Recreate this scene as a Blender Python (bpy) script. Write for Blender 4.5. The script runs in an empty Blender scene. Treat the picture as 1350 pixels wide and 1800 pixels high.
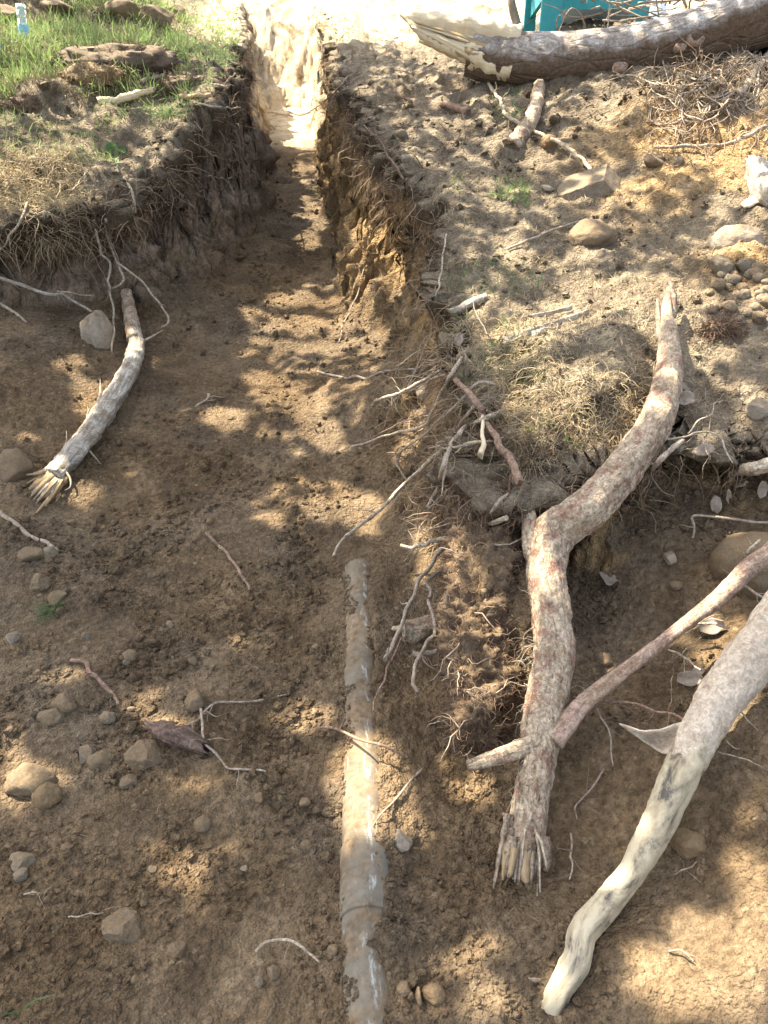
import bpy, math, random
import numpy as np
from mathutils import Vector
random.seed(7); RNG = np.random.default_rng(7)
S = bpy.context.scene
C = S.collection
# ------------------------------------------------------------------ camera, world, sun, exposure
FPX = 1360.0                       # focal length in pixels of the 1350 x 1800 photograph
PITCH, YAW = math.radians(33.0), math.radians(5.11)
CAM = np.array([0.0, 0.0, 1.5])
FW = np.array([math.sin(YAW)*math.cos(PITCH), math.cos(YAW)*math.cos(PITCH), -math.sin(PITCH)])
RT = np.array([math.cos(YAW), -math.sin(YAW), 0.0]); UPV = np.cross(RT, FW)
cd = bpy.data.cameras.new('camera'); cam = bpy.data.objects.new('camera', cd); C.objects.link(cam)
cam.location = CAM; cam.rotation_euler = (math.pi/2-PITCH, 0, -YAW)
cd.sensor_fit = 'VERTICAL'; cd.sensor_height = 36.0; cd.lens = 36.0*FPX/1800.0
cd.clip_start = 0.05; cd.clip_end = 400
S.camera = cam
SUN = np.array([-0.42, 0.40, 0.815]); SUN /= np.linalg.norm(SUN)   # towards the sun
w = bpy.data.worlds.new("World"); S.world = w; w.use_nodes = True
nt = w.node_tree; bg = nt.nodes['Background']; sky = nt.nodes.new('ShaderNodeTexSky')
sky.sky_type = 'NISHITA'; sky.sun_disc = False
sky.sun_elevation = math.asin(SUN[2]); sky.sun_rotation = math.atan2(SUN[0], SUN[1])
sky.air_density = 1.0; sky.dust_density = 4.0; sky.ozone_density = 0.6
hs = nt.nodes.new('ShaderNodeHueSaturation'); hs.inputs['Saturation'].default_value = .62
nt.links.new(sky.outputs[0], hs.inputs['Color']); nt.links.new(hs.outputs[0], bg.inputs[0]); bg.inputs[1].default_value = 0.14
sl = bpy.data.lights.new('sun', 'SUN'); sl.energy = 5.0; sl.angle = math.radians(0.5); sl.color = (1.0, 0.90, 0.73)
so = bpy.data.objects.new('sun', sl); C.objects.link(so)
so.rotation_euler = Vector((SUN[0], SUN[1], SUN[2])).to_track_quat('Z', 'Y').to_euler(); so.location = (-6, 5, 12)
S.view_settings.view_transform = 'Standard'; S.view_settings.look = 'None'
S.view_settings.gamma = 1; S.view_settings.use_curve_mapping = False
S.view_settings.exposure = 2.15
# ------------------------------------------------------------------ numpy noise
_pr = np.random.default_rng(11)
PERM = _pr.permutation(256).astype(np.int32)
_g = _pr.normal(size=(256, 3)); GRAD = (_g/np.linalg.norm(_g, axis=1)[:, None]).astype(np.float32)
def pn(p):
    p = np.asarray(p, np.float32); i = np.floor(p).astype(np.int32); f = p-i
    u = f*f*f*(f*(f*6-15)+10); out = 0
    for dx in (0, 1):
        a = PERM[(i[:, 0]+dx) & 255]
        for dy in (0, 1):
            b = PERM[(a+i[:, 1]+dy) & 255]
            for dz in (0, 1):
                g = GRAD[PERM[(b+i[:, 2]+dz) & 255]]
                d = g[:, 0]*(f[:, 0]-dx)+g[:, 1]*(f[:, 1]-dy)+g[:, 2]*(f[:, 2]-dz)
                out = out+d*(u[:, 0] if dx else 1-u[:, 0])*(u[:, 1] if dy else 1-u[:, 1])*(u[:, 2] if dz else 1-u[:, 2])
    return out*1.6
def fbm(p, fr, oc=3, gain=0.5, off=0.0):
    p = np.asarray(p, np.float32); s = 0; a = 1.0
    for k in range(oc):
        s = s+a*pn(p*fr+off+17.3*k); fr *= 2.03; a *= gain
    return s
def worley(p, fr, off=0.0):
    """distance to the nearest jittered cell point (8-cell search)"""
    p = np.asarray(p, np.float32)*fr+off; b = np.floor(p-0.5).astype(np.int32)
    best = np.full(len(p), 9.0, np.float32)
    for dx in (0, 1):
        for dy in (0, 1):
            for dz in (0, 1):
                c = b+np.array([dx, dy, dz], np.int32)
                h = PERM[(PERM[(PERM[c[:, 0] & 255]+c[:, 1]) & 255]+c[:, 2]) & 255]
                q = c+0.5+GRAD[h]*0.42
                best = np.minimum(best, ((p-q)**2).sum(1))
    return np.sqrt(best)
def sstep(a, b, x):
    t = np.clip((x-a)/(b-a), 0, 1); return t*t*(3-2*t)
# ------------------------------------------------------------------ view geometry used to survey the photograph
def ray(u, v):
    return FW+RT*(u-675.0)/FPX+UPV*(900.0-v)/FPX          # length 1 along the optical axis
def atz(u, v, z):
    d = ray(u, v); return CAM+d*((z-CAM[2])/d[2])
def proj(P):
    q = np.atleast_2d(P)-CAM; wd = q@FW
    return 675+FPX*(q@RT)/wd, 900-FPX*(q@UPV)/wd, wd
# ------------------------------------------------------------------ terrain
PA, PB = atz(633, 1003, .036), atz(648, 1815, .026)      # axis of the buried pipe
PBURY = (atz(650, 1655, .05)[1], atz(650, 1462, .05)[1])
class TPS:
    def __init__(s, pts, lam=0.002):
        P = np.array(pts, float); n = len(P); s.X = P[:, :2]
        K = s.k(np.linalg.norm(s.X[:, None]-s.X[None], axis=2))+lam*np.eye(n)
        A = np.zeros((n+3, n+3)); A[:n, :n] = K; A[:n, n] = 1; A[:n, n+1:] = s.X; A[n:, :n] = A[:n, n:].T
        s.c = np.linalg.solve(A, np.r_[P[:, 2], 0, 0, 0])
    def k(s, r): return r*r*np.log(r+1e-9)
    def __call__(s, x, y):
        o = s.c[-3]+s.c[-2]*x+s.c[-1]*y
        for (a, b), c in zip(s.X, s.c): o = o+c*s.k(np.hypot(x-a, y-b))
        return o
def px(*L): return [tuple(atz(*q)) for q in L]
LOW = TPS([(-.7,.4,0),(0,.4,0),(.25,.5,.01),(-1.6,.5,.03),(-1.6,1.4,.04),(-.7,1.5,0),(0,1.5,0),(.2,1.2,.0),(-.3,2.2,0),(.15,2.2,.0),(-.2,3,.03),(-.3,4,.09),(-.25,5,.16),
           (-.25,7,.29),(-.25,10,.47),(-.25,14,.7),(-2.6,2.4,.12),(-2.5,4.2,.34),(-4,2,.2),(-4,6,.4),(-1,-2,0),(1.5,-2,.2),(-4,-2,.1),(.35,4,.1),(.3,7,.3)]
          + px((150,905,0),(50,880,.05),(250,705,.06),(150,620,.17),(100,520,.27),(200,520,.25),(0,520,.3),(0,700,.15),(300,620,.06),
               (1350,800,.42),(1350,950,.34),(1350,1100,.28),(1200,1100,.21),(1200,950,.31),(1100,950,.285),(1000,870,.29),(1050,1100,.16),(1050,1250,.12),(1200,1250,.19),
               (1350,1300,.26),(1350,1500,.21),(1200,1500,.12),(1050,1500,.05),(1350,1790,.18),(1100,1790,.07),(900,1790,.02),(950,1650,.02),(1230,900,.345))
          + [(2.2,1.8,.75),(2.2,.8,.55),(4,1,.9),(4,-2,.8),(3,4,1.0),(1,3,.5)])
TOPR = TPS(px((800,560,.6),(900,740,.52),(930,790,.5),(1000,650,.6),(1000,500,.68),(1200,500,.74),(1350,600,.69),(1250,700,.58),(1130,740,.56),(1350,700,.6),
              (850,400,.74),(1050,350,.82),(1300,400,.82),(700,270,.9),(800,300,.86),(900,200,1.04),(1000,170,1.12),(1350,215,1.08),(1200,250,1.0),(1100,260,.96),
              (620,150,1.05),(565,45,1.3),(700,150,1.1),(800,100,1.2),(960,62,1.34),(820,930,.42))
            + [(.45,1.25,.4),(1.5,9,1.42),(4,9,1.5),(4,5.5,1.4),(4,3,1.15),(3,2,.95),(2.2,1.2,.72),(5,0,.9),(1,.5,.4),(0,12,1.62),(4,13,1.75)])
TOPL = TPS(px((100,345,.7),(230,300,.76),(300,215,.93),(350,190,1.0),(400,110,1.15),(410,70,1.25),(200,200,.95),(100,250,.85),(0,340,.72),(0,250,.87),
              (0,150,1.1),(100,150,1.1),(0,80,1.28),(200,80,1.28)) + [(-4,5,1.0),(-5,9,1.5),(-2,12,1.62),(-1,12,1.6),(-4,3,.7),(-6,2,.7)])
def lip(L): return np.array([atz(*q)[:2] for q in L])
POLR = np.vstack([lip([(565,40,1.3),(600,95,1.16),(622,150,1.05),(650,210,.97),(692,270,.9),(758,340,.78),(788,430,.7),(800,500,.65),(803,560,.6),(825,620,.57),(850,690,.54),
                       (885,752,.53),(915,795,.51),(950,805,.51),(1010,785,.53),(1070,775,.55),(1130,742,.56),(1195,720,.56),(1260,745,.55),(1350,760,.54)]),
                  [(2.2,1.5),(4,.5),(40,-5),(40,60),(.6,60),(.2,13)]])
_k = (POLR[:, 1] > 2.0) & (POLR[:, 1] < 6); POLR[_k, 0] += .05
POLL = np.vstack([lip([(410,62,1.27),(400,110,1.15),(372,160,1.04),(345,192,1.0),(302,232,.92),(290,265,.86),(235,305,.76),(160,345,.72),(100,362,.7),(40,365,.7),(0,370,.7)]),
                  [(-2.6,4.0),(-5,3.6),(-40,2),(-40,60),(-1.0,60),(-.75,13)]])
POLE = np.array([(-1.2,11.75),(.6,11.6),(3,14),(3,60),(-4,60),(-4,14)])
def sdist(P, poly):
    """signed distance in plan, positive inside"""
    d = np.full(len(P), 1e9); ins = np.zeros(len(P), bool)
    for a, b in zip(poly, np.roll(poly, -1, 0)):
        e = b-a; q = P-a; t = np.clip((q@e)/(e@e), 0, 1)
        d = np.minimum(d, ((q-t[:, None]*e)**2).sum(1))
        c = (a[1] > P[:, 1]) != (b[1] > P[:, 1])
        with np.errstate(all='ignore'): xi = a[0]+(P[:, 1]-a[1])*(b[0]-a[0])/(b[1]-a[1])
        ins ^= c & (P[:, 0] < xi)
    d = np.sqrt(d); return np.where(ins, d, -d)
WALL = .30
def wallp(d, wd):
    t = np.clip(d/wd+1, 0, 1)
    return .28*sstep(0, .66, t)+.72*sstep(.52, .96, t)
def surface(x, y, detail=True):
    P2 = np.stack([x, y], 1); P3 = np.stack([x, y, np.zeros_like(x)], 1)
    n1 = fbm(P3, 2.2, 3, .55, 3.1); n2 = fbm(P3, 9, 2, .5, 9.7) if detail else 0
    jit = .045*n1+.036*n2+(.012*fbm(P3, 24, 2, .5, 13.) if detail else 0)
    rib = np.clip(fbm(P3*np.array([2.6, 6.5, 1], np.float32), 1.0, 2, .55, 44.), -1, 1)      # buttresses left by the digger's teeth
    dr = sdist(P2, POLR)+jit+.055*rib*sstep(1.9, 2.4, y); dl = sdist(P2, POLL)+jit*1.1+.015*rib+.06*n1; de = sdist(P2, POLE)+2*jit
    low = LOW(x, y); far = sstep(8, 12, y)
    low = low*(1-far)+(.06*(y-2.2))*far
    up = 1.62+.125*(y-12)
    tr = TOPR(x, y); tr = tr*(1-sstep(9, 12, y))+up*sstep(9, 12, y)
    tl = TOPL(x, y); tl = tl*(1-sstep(9, 12, y))+up*sstep(9, 12, y)
    tl = tl+.55*np.exp(-((x+3.2)/1.5)**2-((y-8.6)/.8)**2)+.35*np.exp(-((x+1.9)/.5)**2-((y-9.0)/.6)**2)
    # big soft relief of the loose ground
    tr = tr+.05*fbm(P3, 1.6, 3, .55, 21.)*sstep(.05, .6, dr)+.03*n1*sstep(0, .3, dr)
    tr = tr+.10*np.exp(-((x-.72)/.28)**2-((y-2.05)/.33)**2)*sstep(0, .10, dr)
    tr = tr+.10*np.exp(-((x-1.75)/.45)**2-((y-3.95)/.22)**2)-.06*np.exp(-((x-1.55)/.3)**2-((y-2.9)/.2)**2)
    bx = atz(60, 300, .78); tl = tl+.085*fbm(P3, 1.9, 3, .55, 5.)*sstep(.0, .3, dl)+.10*np.exp(-((x-bx[0])/.35)**2-((y-bx[1])/.22)**2)
    low = low+.022*fbm(P3, 1.5, 2, .5, 31.)+.012*n1
    low = low+.25*np.exp(-((x-.47)/.11)**2-((y-1.47)/.20)**2)
    # spoil thrown over the flanks of the pipe, burying it in places
    tp = np.clip((y-PA[1])/(PB[1]-PA[1]), -.3, 1.6); dx = np.abs(x-(PA[0]+(PB[0]-PA[0])*tp))
    nb = fbm(P3, 11, 3, .6, 15.)
    berm = (.033-.018*sstep(PA[1]-.35, PA[1], y))+.013*nb+.012*np.sign(x-(PA[0]+(PB[0]-PA[0])*tp))*sstep(0, .02, dx)
    berm = berm+.042*np.exp(-((y-PBURY[0])/.035)**2)+.030*np.exp(-((y-PBURY[1])/.04)**2)*sstep(-.03, .03, x-(PA[0]+(PB[0]-PA[0])*tp))
    low = low+berm*np.exp(-(np.clip(dx-.02, 0, 9)/.075)**2)*sstep(PA[1]+.10, PA[1]-.05, y)+.03*np.exp(-((y-PA[1]-.10)/.05)**2-(dx/.1)**2)-.034*np.exp(-(dx/.027)**4)*sstep(PA[1]+.02, PA[1]-.02, y)*(1-np.exp(-((y-PBURY[0])/.045)**2))
    wl = np.where(y < 4.6, .22, .26)
    a = wallp(dr, (WALL+.05*np.clip(n1, -1, 1))*(1-.5*sstep(2.05, 1.8, y))); b = wallp(dl, wl+.05*np.clip(n1, -1, 1)); c = sstep(-1.35, 0, de+.10*fbm(P3, 5, 2, .5, 71.))*.35+.65*np.clip(de/1.35+1, 0, 1)
    H = low+np.maximum(tr-low, 0)*a
    H = np.maximum(H, low+np.maximum(tl-low, 0)*b)
    H = np.maximum(H, low+np.maximum(up-low, 0)*c)
    # talus and scalloped foot of the right wall
    H = H+.06*np.exp(-np.clip(-dr-.12, 0, 9)/.10)*(1-a)*sstep(1.7, 2.6, y)*(1+.9*n1)
    H = H+.05*np.exp(-np.clip(-dl-.15, 0, 9)/.10)*(1-b)*(1+.8*n1)*sstep(4.0, 5.0, y)
    return H, dr, dl, a, b, low, tr, tl, n1
def spaced(a, b, dens, n=20000):
    t = np.linspace(a, b, n); c = np.concatenate([[0], np.cumsum(dens((t[1:]+t[:-1])/2)*(t[1]-t[0]))])
    k = int(c[-1]); return np.interp(np.linspace(0, c[-1], k), c, t)
def ydens(y):
    d = 1/np.clip(.0052*np.abs(y), .0062, 5)
    d = np.where(y < .35, 25, d)
    return d*(1+1.3*np.exp(-((y-4.25)/.28)**2)+.35*np.exp(-((y-1.6)/.4)**2))*np.where(y > 12, .35, 1)
YS = spaced(-3, 60, ydens); NC = 720
print('rows', len(YS))
# per row: sample coarse profile, then spread columns along its arc length
CX = np.zeros((len(YS), NC)); M = 700
for j in range(0, len(YS)):
    y = YS[j]; R = 6.5+.7*max(y, 0)
    if j % 6 == 0 or j == len(YS)-1:
        xs = np.unique(np.concatenate([np.linspace(-R, R, 320), np.linspace(-1.9, 1.9, M)]))
        h = surface(xs, np.full_like(xs, y), False)[0]
        mid = (xs[1:]+xs[:-1])/2
        vis = 1/(1+np.clip(np.abs(mid-.09*y)-(.25+.52*max(y, .5)), 0, 9)*6/(1+.2*abs(y)))
        ds = np.hypot(np.diff(xs), 1.15*np.diff(h))*vis
        c = np.concatenate([[0], np.cumsum(ds)]); row = np.interp(np.linspace(0, c[-1], NC), c, xs)
        rows = globals().setdefault('KR', []); rows.append((j, row))
kj = np.array([q[0] for q in KR]); kr = np.array([q[1] for q in KR])
ks = np.copy(kr)
for it in range(3):                      # keep neighbouring rows' columns in step
    ks[1:-1] = (ks[:-2]+ks[1:-1]*2+ks[2:])/4
idx = np.arange(len(YS)); p = np.clip(np.searchsorted(kj, idx, 'right')-1, 0, len(kj)-2)
tt = ((idx-kj[p])/(kj[p+1]-kj[p]))[:, None]; CX = ks[p]*(1-tt)+ks[p+1]*tt
X = CX.ravel(); Y = np.repeat(YS, NC)
H, DR, DL, A, B, LO, TRZ, TLZ, N1 = surface(X, Y)
V = np.stack([X, Y, H], 1)
def grid_normals(V):
    G = V.reshape(len(YS), NC, 3); dx = np.gradient(G, axis=1); dy = np.gradient(G, axis=0)
    n = np.cross(dx, dy).reshape(-1, 3); return n/(np.linalg.norm(n, axis=1)[:, None]+1e-9)
NRM = grid_normals(V)
steep = sstep(.25, .75, 1-NRM[:, 2])
near = 1/(1+.12*np.clip(Y, 0, 40))
# overhanging sod: push the top of the walls outwards, undercut below it
hz = NRM.copy(); hz[:, 2] = 0; hz /= (np.linalg.norm(hz, axis=1)[:, None]+1e-6)
prof = np.where(A > B, A, B); onw = (prof > .02) & (prof < .995)
bulge = (sstep(.62, .9, prof)*(1-sstep(.97, 1.0, prof))*(.055+.05*(Y < 2.1))-sstep(.25, .5, prof)*(1-sstep(.5, .75, prof))*(.05+.04*(Y < 2.1)))*onw*steep
V = V+hz*(bulge*(1+.8*N1))[:, None]
# lumps, crumbs: displacement along the normal
P3 = V.astype(np.float32)
crumb = (.5-worley(P3, 26, 3.3))
crumb2 = (.5-worley(P3, 58, 1.3))
lump = fbm(P3*np.array([1, 1, .6], np.float32), 5.5, 3, .55, 41.)
patch = sstep(-.35, .45, fbm(P3, 1.3, 2, .5, 77.))
vert = fbm(P3*np.array([1, 1, .28], np.float32), 12, 3, .55, 51.)     # vertical fluting on cut faces
flo = 1-steep
topm = sstep(.9, 1.0, prof)
d = flo*(.010*lump+(.4+.6*patch)*(.016*np.clip(crumb, -.2, 1)+.009*crumb2+.006*fbm(P3, 30, 2, .6, 2.)))+topm*flo*(.016*lump+.008*crumb)
d = d+steep*(.065*vert+.022*lump+.014*crumb+.006*crumb2)
lrs = sstep(.40, .55, X)*sstep(1.15, .95, Y)                        # slick clay at the lower right
smear = sstep(.1, .5, fbm(P3, 3.1, 2, .5, 63.))*(1-topm)*flo         # trodden smooth spots
tpp = np.clip((Y-PA[1])/(PB[1]-PA[1]), -.3, 1.6); dpp = np.abs(X-(PA[0]+(PB[0]-PA[0])*tpp)); npp = sstep(.085, .045, dpp)*(Y < PA[1]+.05)
d = d*(1-.55*smear)*(1-.55*lrs)*(1-.6*npp)
d = d+flo*(1-topm)*.022*(.45-worley(P3*np.array([1, 1, 0], np.float32), 4.6, 7.7))*sstep(-.2, .3, fbm(P3, 1.9, 2, .5, 8.))
V = V+NRM*(d*(1+.10*np.clip(Y-3, 0, 5))*(1-.25*sstep(8.5, 9.5, Y)))[:, None]
# material zones: depth under the old ground surface and turf
topz = np.where(DR > -.4, TRZ, np.where(DL > -.6, TLZ, 9))
depth = np.clip(topz-V[:, 2], -.2, 2)
rb_ = (DR > DL); humus = (1-sstep(np.where(rb_, .05, .10), np.where(rb_, .15, .24), depth+.05*N1))*np.maximum(sstep(-.16, -.06, DR), sstep(-.30, -.12, DL))
subs = sstep(np.where(rb_, .07, .16), np.where(rb_, .20, .34), depth+.05*N1)*sstep(-.35, -.02, np.maximum(DR, DL))*steep
leftb = (DL > DR)*(1-sstep(7.2, 8.6, Y))
pale = np.maximum(sstep(8.0, 8.9, Y+.25*N1)*sstep(-1.3, -.95, X+.1*N1)*sstep(.75, .45, X)*(Y < 12.5), sstep(7.4, 8.2, Y+.3*N1)*(X > .6)*.9)  # far ground paled: its full-sun brightness is put into the colour
pale = np.maximum(pale, sstep(12, 13, Y)*.8)
hp = atz(1250, 235, 1.05); heap = np.exp(-((X-hp[0])/.55)**4-((Y-hp[1])/.5)**4)*sstep(-.5, .2, fbm(P3, 2.5, 3, .55, 90.)+.35)
hp = atz(1330, 480, .75); heap = np.maximum(heap, np.exp(-((X-hp[0])/.25)**2-((Y-hp[1])/.3)**2))
subs = np.maximum(subs, heap*.9); humus = humus*(1-heap*.95)
pale = pale*(1-.9*steep*sstep(-.5, -.8, X+0*Y)*(Y < 11)); COL = np.stack([humus*(1-.8*pale), subs, leftb, pale], 1)
# ------------------------------------------------------------------ mesh helpers
def make_mesh(name, V, F, mat, uv=None, smooth=True, col=None):
    """V (n,3); F list of (k,3|4) int arrays"""
    me = bpy.data.meshes.new(name); V = np.asarray(V, np.float32)
    if not isinstance(F, (list, tuple)): F = [F]
    F = [np.asarray(f, np.int32) for f in F if len(f)]
    me.vertices.add(len(V)); me.vertices.foreach_set('co', V.ravel())
    nl = sum(f.size for f in F); npol = sum(len(f) for f in F)
    me.loops.add(nl); me.polygons.add(npol)
    li = np.concatenate([f.ravel() for f in F]); me.loops.foreach_set('vertex_index', li)
    tot = np.concatenate([np.full(len(f), f.shape[1], np.int32) for f in F])
    me.polygons.foreach_set('loop_start', np.concatenate([[0], np.cumsum(tot)[:-1]]).astype(np.int32))
    me.polygons.foreach_set('loop_total', tot)
    me.update(calc_edges=True)
    me.polygons.foreach_set('use_smooth', np.full(npol, smooth))
    if uv is not None:
        ul = me.uv_layers.new(name='UVMap'); ul.data.foreach_set('uv', np.asarray(uv, np.float32)[li].ravel())
    if col is not None:
        ca = me.color_attributes.new('soil', 'FLOAT_COLOR', 'POINT'); ca.data.foreach_set('color', np.asarray(col, np.float32).ravel())
    me.materials.append(mat); return me
def link(name, me, parent=None, origin=None):
    o = bpy.data.objects.new(name, me); C.objects.link(o)
    if origin is not None:
        origin = np.asarray(origin, float)
        po = np.array(parent['_o']) if parent is not None and '_o' in parent.keys() else np.zeros(3)
        o.location = origin-po
    if parent is not None: o.parent = parent
    return o
def add(name, V, F, mat, parent=None, uv=None, smooth=True, label=None, cat=None, group=None, kind=None):
    V = np.asarray(V, float)
    if parent is not None: org = np.array(parent['_o'])
    else:
        org = V.mean(0); org[2] = V[:, 2].min()
    if kind: org = np.zeros(3)
    o = link(name, make_mesh(name, V-org, F, mat, uv, smooth), parent, org)
    return tag(o, label, cat, group, kind)
def tag(o, label=None, cat=None, group=None, kind=None):
    if label: o['label'] = label
    if cat: o['category'] = cat
    if group: o['group'] = group
    if kind: o['kind'] = kind
    return o
def thing(name, label, cat, loc, group=None):
    o = bpy.data.objects.new(name, None); C.objects.link(o); o.location = loc; o['_o'] = [float(q) for q in loc]
    o.empty_display_size = .05
    return tag(o, label, cat, group)
class MB:
    """collects tubes and leaves into one mesh"""
    def __init__(s): s.V = []; s.Q = []; s.T = []; s.U = []; s.n = 0
    def put(s, V, Q=None, T=None, U=None):
        V = np.asarray(V, float)
        s.V.append(V); s.U.append(np.zeros((len(V), 2)) if U is None else U)
        if Q is not None and len(Q): s.Q.append(np.asarray(Q)+s.n)
        if T is not None and len(T): s.T.append(np.asarray(T)+s.n)
        s.n += len(V)
    def build(s, name, mat, parent=None, **k):
        F = []
        if s.Q: F.append(np.vstack(s.Q))
        if s.T: F.append(np.vstack(s.T))
        return add(name, np.vstack(s.V), F, mat, parent, uv=np.vstack(s.U), **k)
def spline(P, n):
    P = np.asarray(P, float)
    if len(P) == 2: return P[0]+(P[1]-P[0])*np.linspace(0, 1, n)[:, None]
    Q = np.vstack([2*P[0]-P[1], P, 2*P[-1]-P[-2]]); m = len(P)-1
    t = np.linspace(0, m, n); i = np.minimum(t.astype(int), m-1); f = (t-i)[:, None]
    a, b, c, e = Q[i], Q[i+1], Q[i+2], Q[i+3]
    return .5*(2*b+(c-a)*f+(2*a-5*b+4*c-e)*f**2+(3*b-a-3*c+e)*f**3)
def tube(P, R, n=24, sides=8, rough=0.0, wob=0.0, jag=0.0, seed=0, fr=18, lobes=0.0, ridge=0.0, knots=0):
    """tapered tube through the points: verts, quads, tris, uv"""
    P = np.asarray(P, float); R = np.asarray(R, float)
    C3 = spline(P, n); r = np.interp(np.linspace(0, 1, n), np.linspace(0, 1, len(R)), R)
    if wob:
        k = np.arange(n)[:, None]*np.ones(3); L = np.linalg.norm(P[-1]-P[0])
        C3 = C3+wob*np.stack([pn(np.stack([C3[:, 0]*0+seed*3.7+q*9.1, np.linspace(0, 1, n)*max(2, L*14), C3[:, 0]*0+seed], 1)) for q in range(3)], 1)*np.sin(np.linspace(.25, math.pi*.85, n))[:, None]
    T = np.gradient(C3, axis=0); T /= np.linalg.norm(T, axis=1)[:, None]+1e-12
    N = np.cross(T[0], [.3, .5, .81]); N /= np.linalg.norm(N)
    NN = np.zeros((n, 3))
    for i in range(n):
        N = N-T[i]*(N@T[i]); N /= np.linalg.norm(N)+1e-12; NN[i] = N
    BB = np.cross(T, NN); a = np.linspace(0, 2*math.pi, sides, endpoint=False)
    dirs = NN[:, None]*np.cos(a)[None, :, None]+BB[:, None]*np.sin(a)[None, :, None]
    rr = r[:, None]*np.ones((1, sides))
    if lobes: rr = rr*(1+lobes*np.sin(3*a+seed)[None]+lobes*.6*np.sin(5*a+1.3*seed+np.linspace(0, 3, n)[:, None]))
    if knots:
        rk = np.random.default_rng(seed+77)
        for _ in range(knots):
            ti, ak, wk = rk.uniform(.05, .95), rk.uniform(0, 6.28), rk.uniform(.5, .9)
            da = (a-ak+math.pi) % (2*math.pi)-math.pi
            rr = rr*(1+rk.uniform(.12, .3)*np.exp(-((np.linspace(0, 1, n)-ti)*n*.55/sides)**2*6)[:, None]*np.exp(-(da/wk)**2)[None])
    if ridge:
        Ls = np.concatenate([[0], np.cumsum(np.linalg.norm(np.diff(C3, axis=0), axis=1))]); aa, ll = np.meshgrid(a, Ls)
        q3 = np.stack([np.cos(aa)*3.2, np.sin(aa)*3.2, ll*9+seed], 2).reshape(-1, 3)
        rr = rr*(1+ridge*(1-2*np.abs(fbm(q3, 1.0, 3, .55, seed*1.1)))).reshape(n, sides)
    V = (C3[:, None]+dirs*rr[..., None]).reshape(-1, 3)
    if rough:
        ns = fbm(V, fr, 3, .55, seed*1.7+.5)+.5*fbm(V, fr*4, 2, .5, seed*.7)
        V = V+dirs.reshape(-1, 3)*(rr.ravel()*rough*ns)[:, None]
    if jag:
        jj = np.random.default_rng(seed+5).normal(size=sides)*jag*r[-1]
        V[-sides:] += T[-1]*np.abs(jj)[:, None]*2
    i = np.arange(n-1)[:, None]*sides; k = np.arange(sides)[None]; k2 = (k+1) % sides
    Q = np.stack([i+k, i+k2, i+sides+k2, i+sides+k], 2).reshape(-1, 4)
    L = np.concatenate([[0], np.cumsum(np.linalg.norm(np.diff(C3, axis=0), axis=1))])
    U = np.stack([np.tile(np.abs(np.linspace(-1, 1, sides))*math.pi*r.mean(), n), np.repeat(L, sides)], 1)
    V = np.vstack([V, C3[0], C3[-1]-T[-1]*r[-1]*(.6 if jag else 0)]); U = np.vstack([U, U[:1], U[-1:]])
    m = n*sides; q = np.arange(sides); q2 = (q+1) % sides
    Tr = np.vstack([np.stack([np.full(sides, m), q2, q], 1), np.stack([np.full(sides, m+1), m-sides+q, m-sides+q2], 1)])
    return V, Q, Tr, U
# ------------------------------------------------------------------ materials
def mat(name, rough=.9, spec=.25):
    m = bpy.data.materials.new(name); m.use_nodes = True; b = m.node_tree.nodes['Principled BSDF']
    b.inputs['Roughness'].default_value = rough
    b.inputs['Specular IOR Level'].default_value = spec
    return m, m.node_tree, b
class NB:
    def __init__(s, nt): s.nt = nt; s.L = nt.links
    def n(s, t, **k):
        o = s.nt.nodes.new('ShaderNode'+t)
        for a, b in k.items(): setattr(o, a, b)
        return o
    def noise(s, vec, sc, det=4, rough=.6, dist=0.0):
        o = s.n('TexNoise'); o.inputs['Scale'].default_value = sc; o.inputs['Detail'].default_value = det
        o.inputs['Roughness'].default_value = rough; o.inputs['Distortion'].default_value = dist
        if vec is not None: s.L.new(vec, o.inputs['Vector'])
        return o.outputs['Fac']
    def vor(s, vec, sc, feat='F1', out='Distance'):
        o = s.n('TexVoronoi', feature=feat); o.inputs['Scale'].default_value = sc
        if vec is not None: s.L.new(vec, o.inputs['Vector'])
        return o.outputs[out]
    def ramp(s, fac, stops):
        o = s.n('ValToRGB'); e = o.color_ramp.elements
        while len(e) < len(stops): e.new(.5)
        for el, (p, c) in zip(e, stops):
            el.position = p; el.color = (*c, 1) if not isinstance(c, float) else (c, c, c, 1)
        s.L.new(fac, o.inputs[0]); return o.outputs[0]
    def mix(s, f, a, b, mode='MIX'):
        o = s.n('Mix', data_type='RGBA', blend_type=mode)
        for sock, v in ((o.inputs[0], f), (o.inputs[6], a), (o.inputs[7], b)):
            if isinstance(v, (int, float)): sock.default_value = v
            elif isinstance(v, tuple): sock.default_value = (*v, 1)
            else: s.L.new(v, sock)
        return o.outputs[2]
    def math(s, op, a, b=0.0):
        o = s.n('Math', operation=op)
        for sock, v in ((o.inputs[0], a), (o.inputs[1], b)):
            if isinstance(v, (int, float)): sock.default_value = v
            else: s.L.new(v, sock)
        return o.outputs[0]
    def bump(s, h, st, dist, nrm=None):
        o = s.n('Bump'); o.inputs['Strength'].default_value = st; o.inputs['Distance'].default_value = dist
        s.L.new(h, o.inputs['Height'])
        if nrm is not None: s.L.new(nrm, o.inputs['Normal'])
        return o.outputs[0]
    def coord(s, k='Object'):
        return s.n('TexCoord').outputs[k]
    def geo(s): return s.n('NewGeometry').outputs['Position']
    def mapv(s, vec, sc):
        o = s.n('Mapping'); o.inputs['Scale'].default_value = sc; s.L.new(vec, o.inputs[0]); return o.outputs[0]
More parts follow.
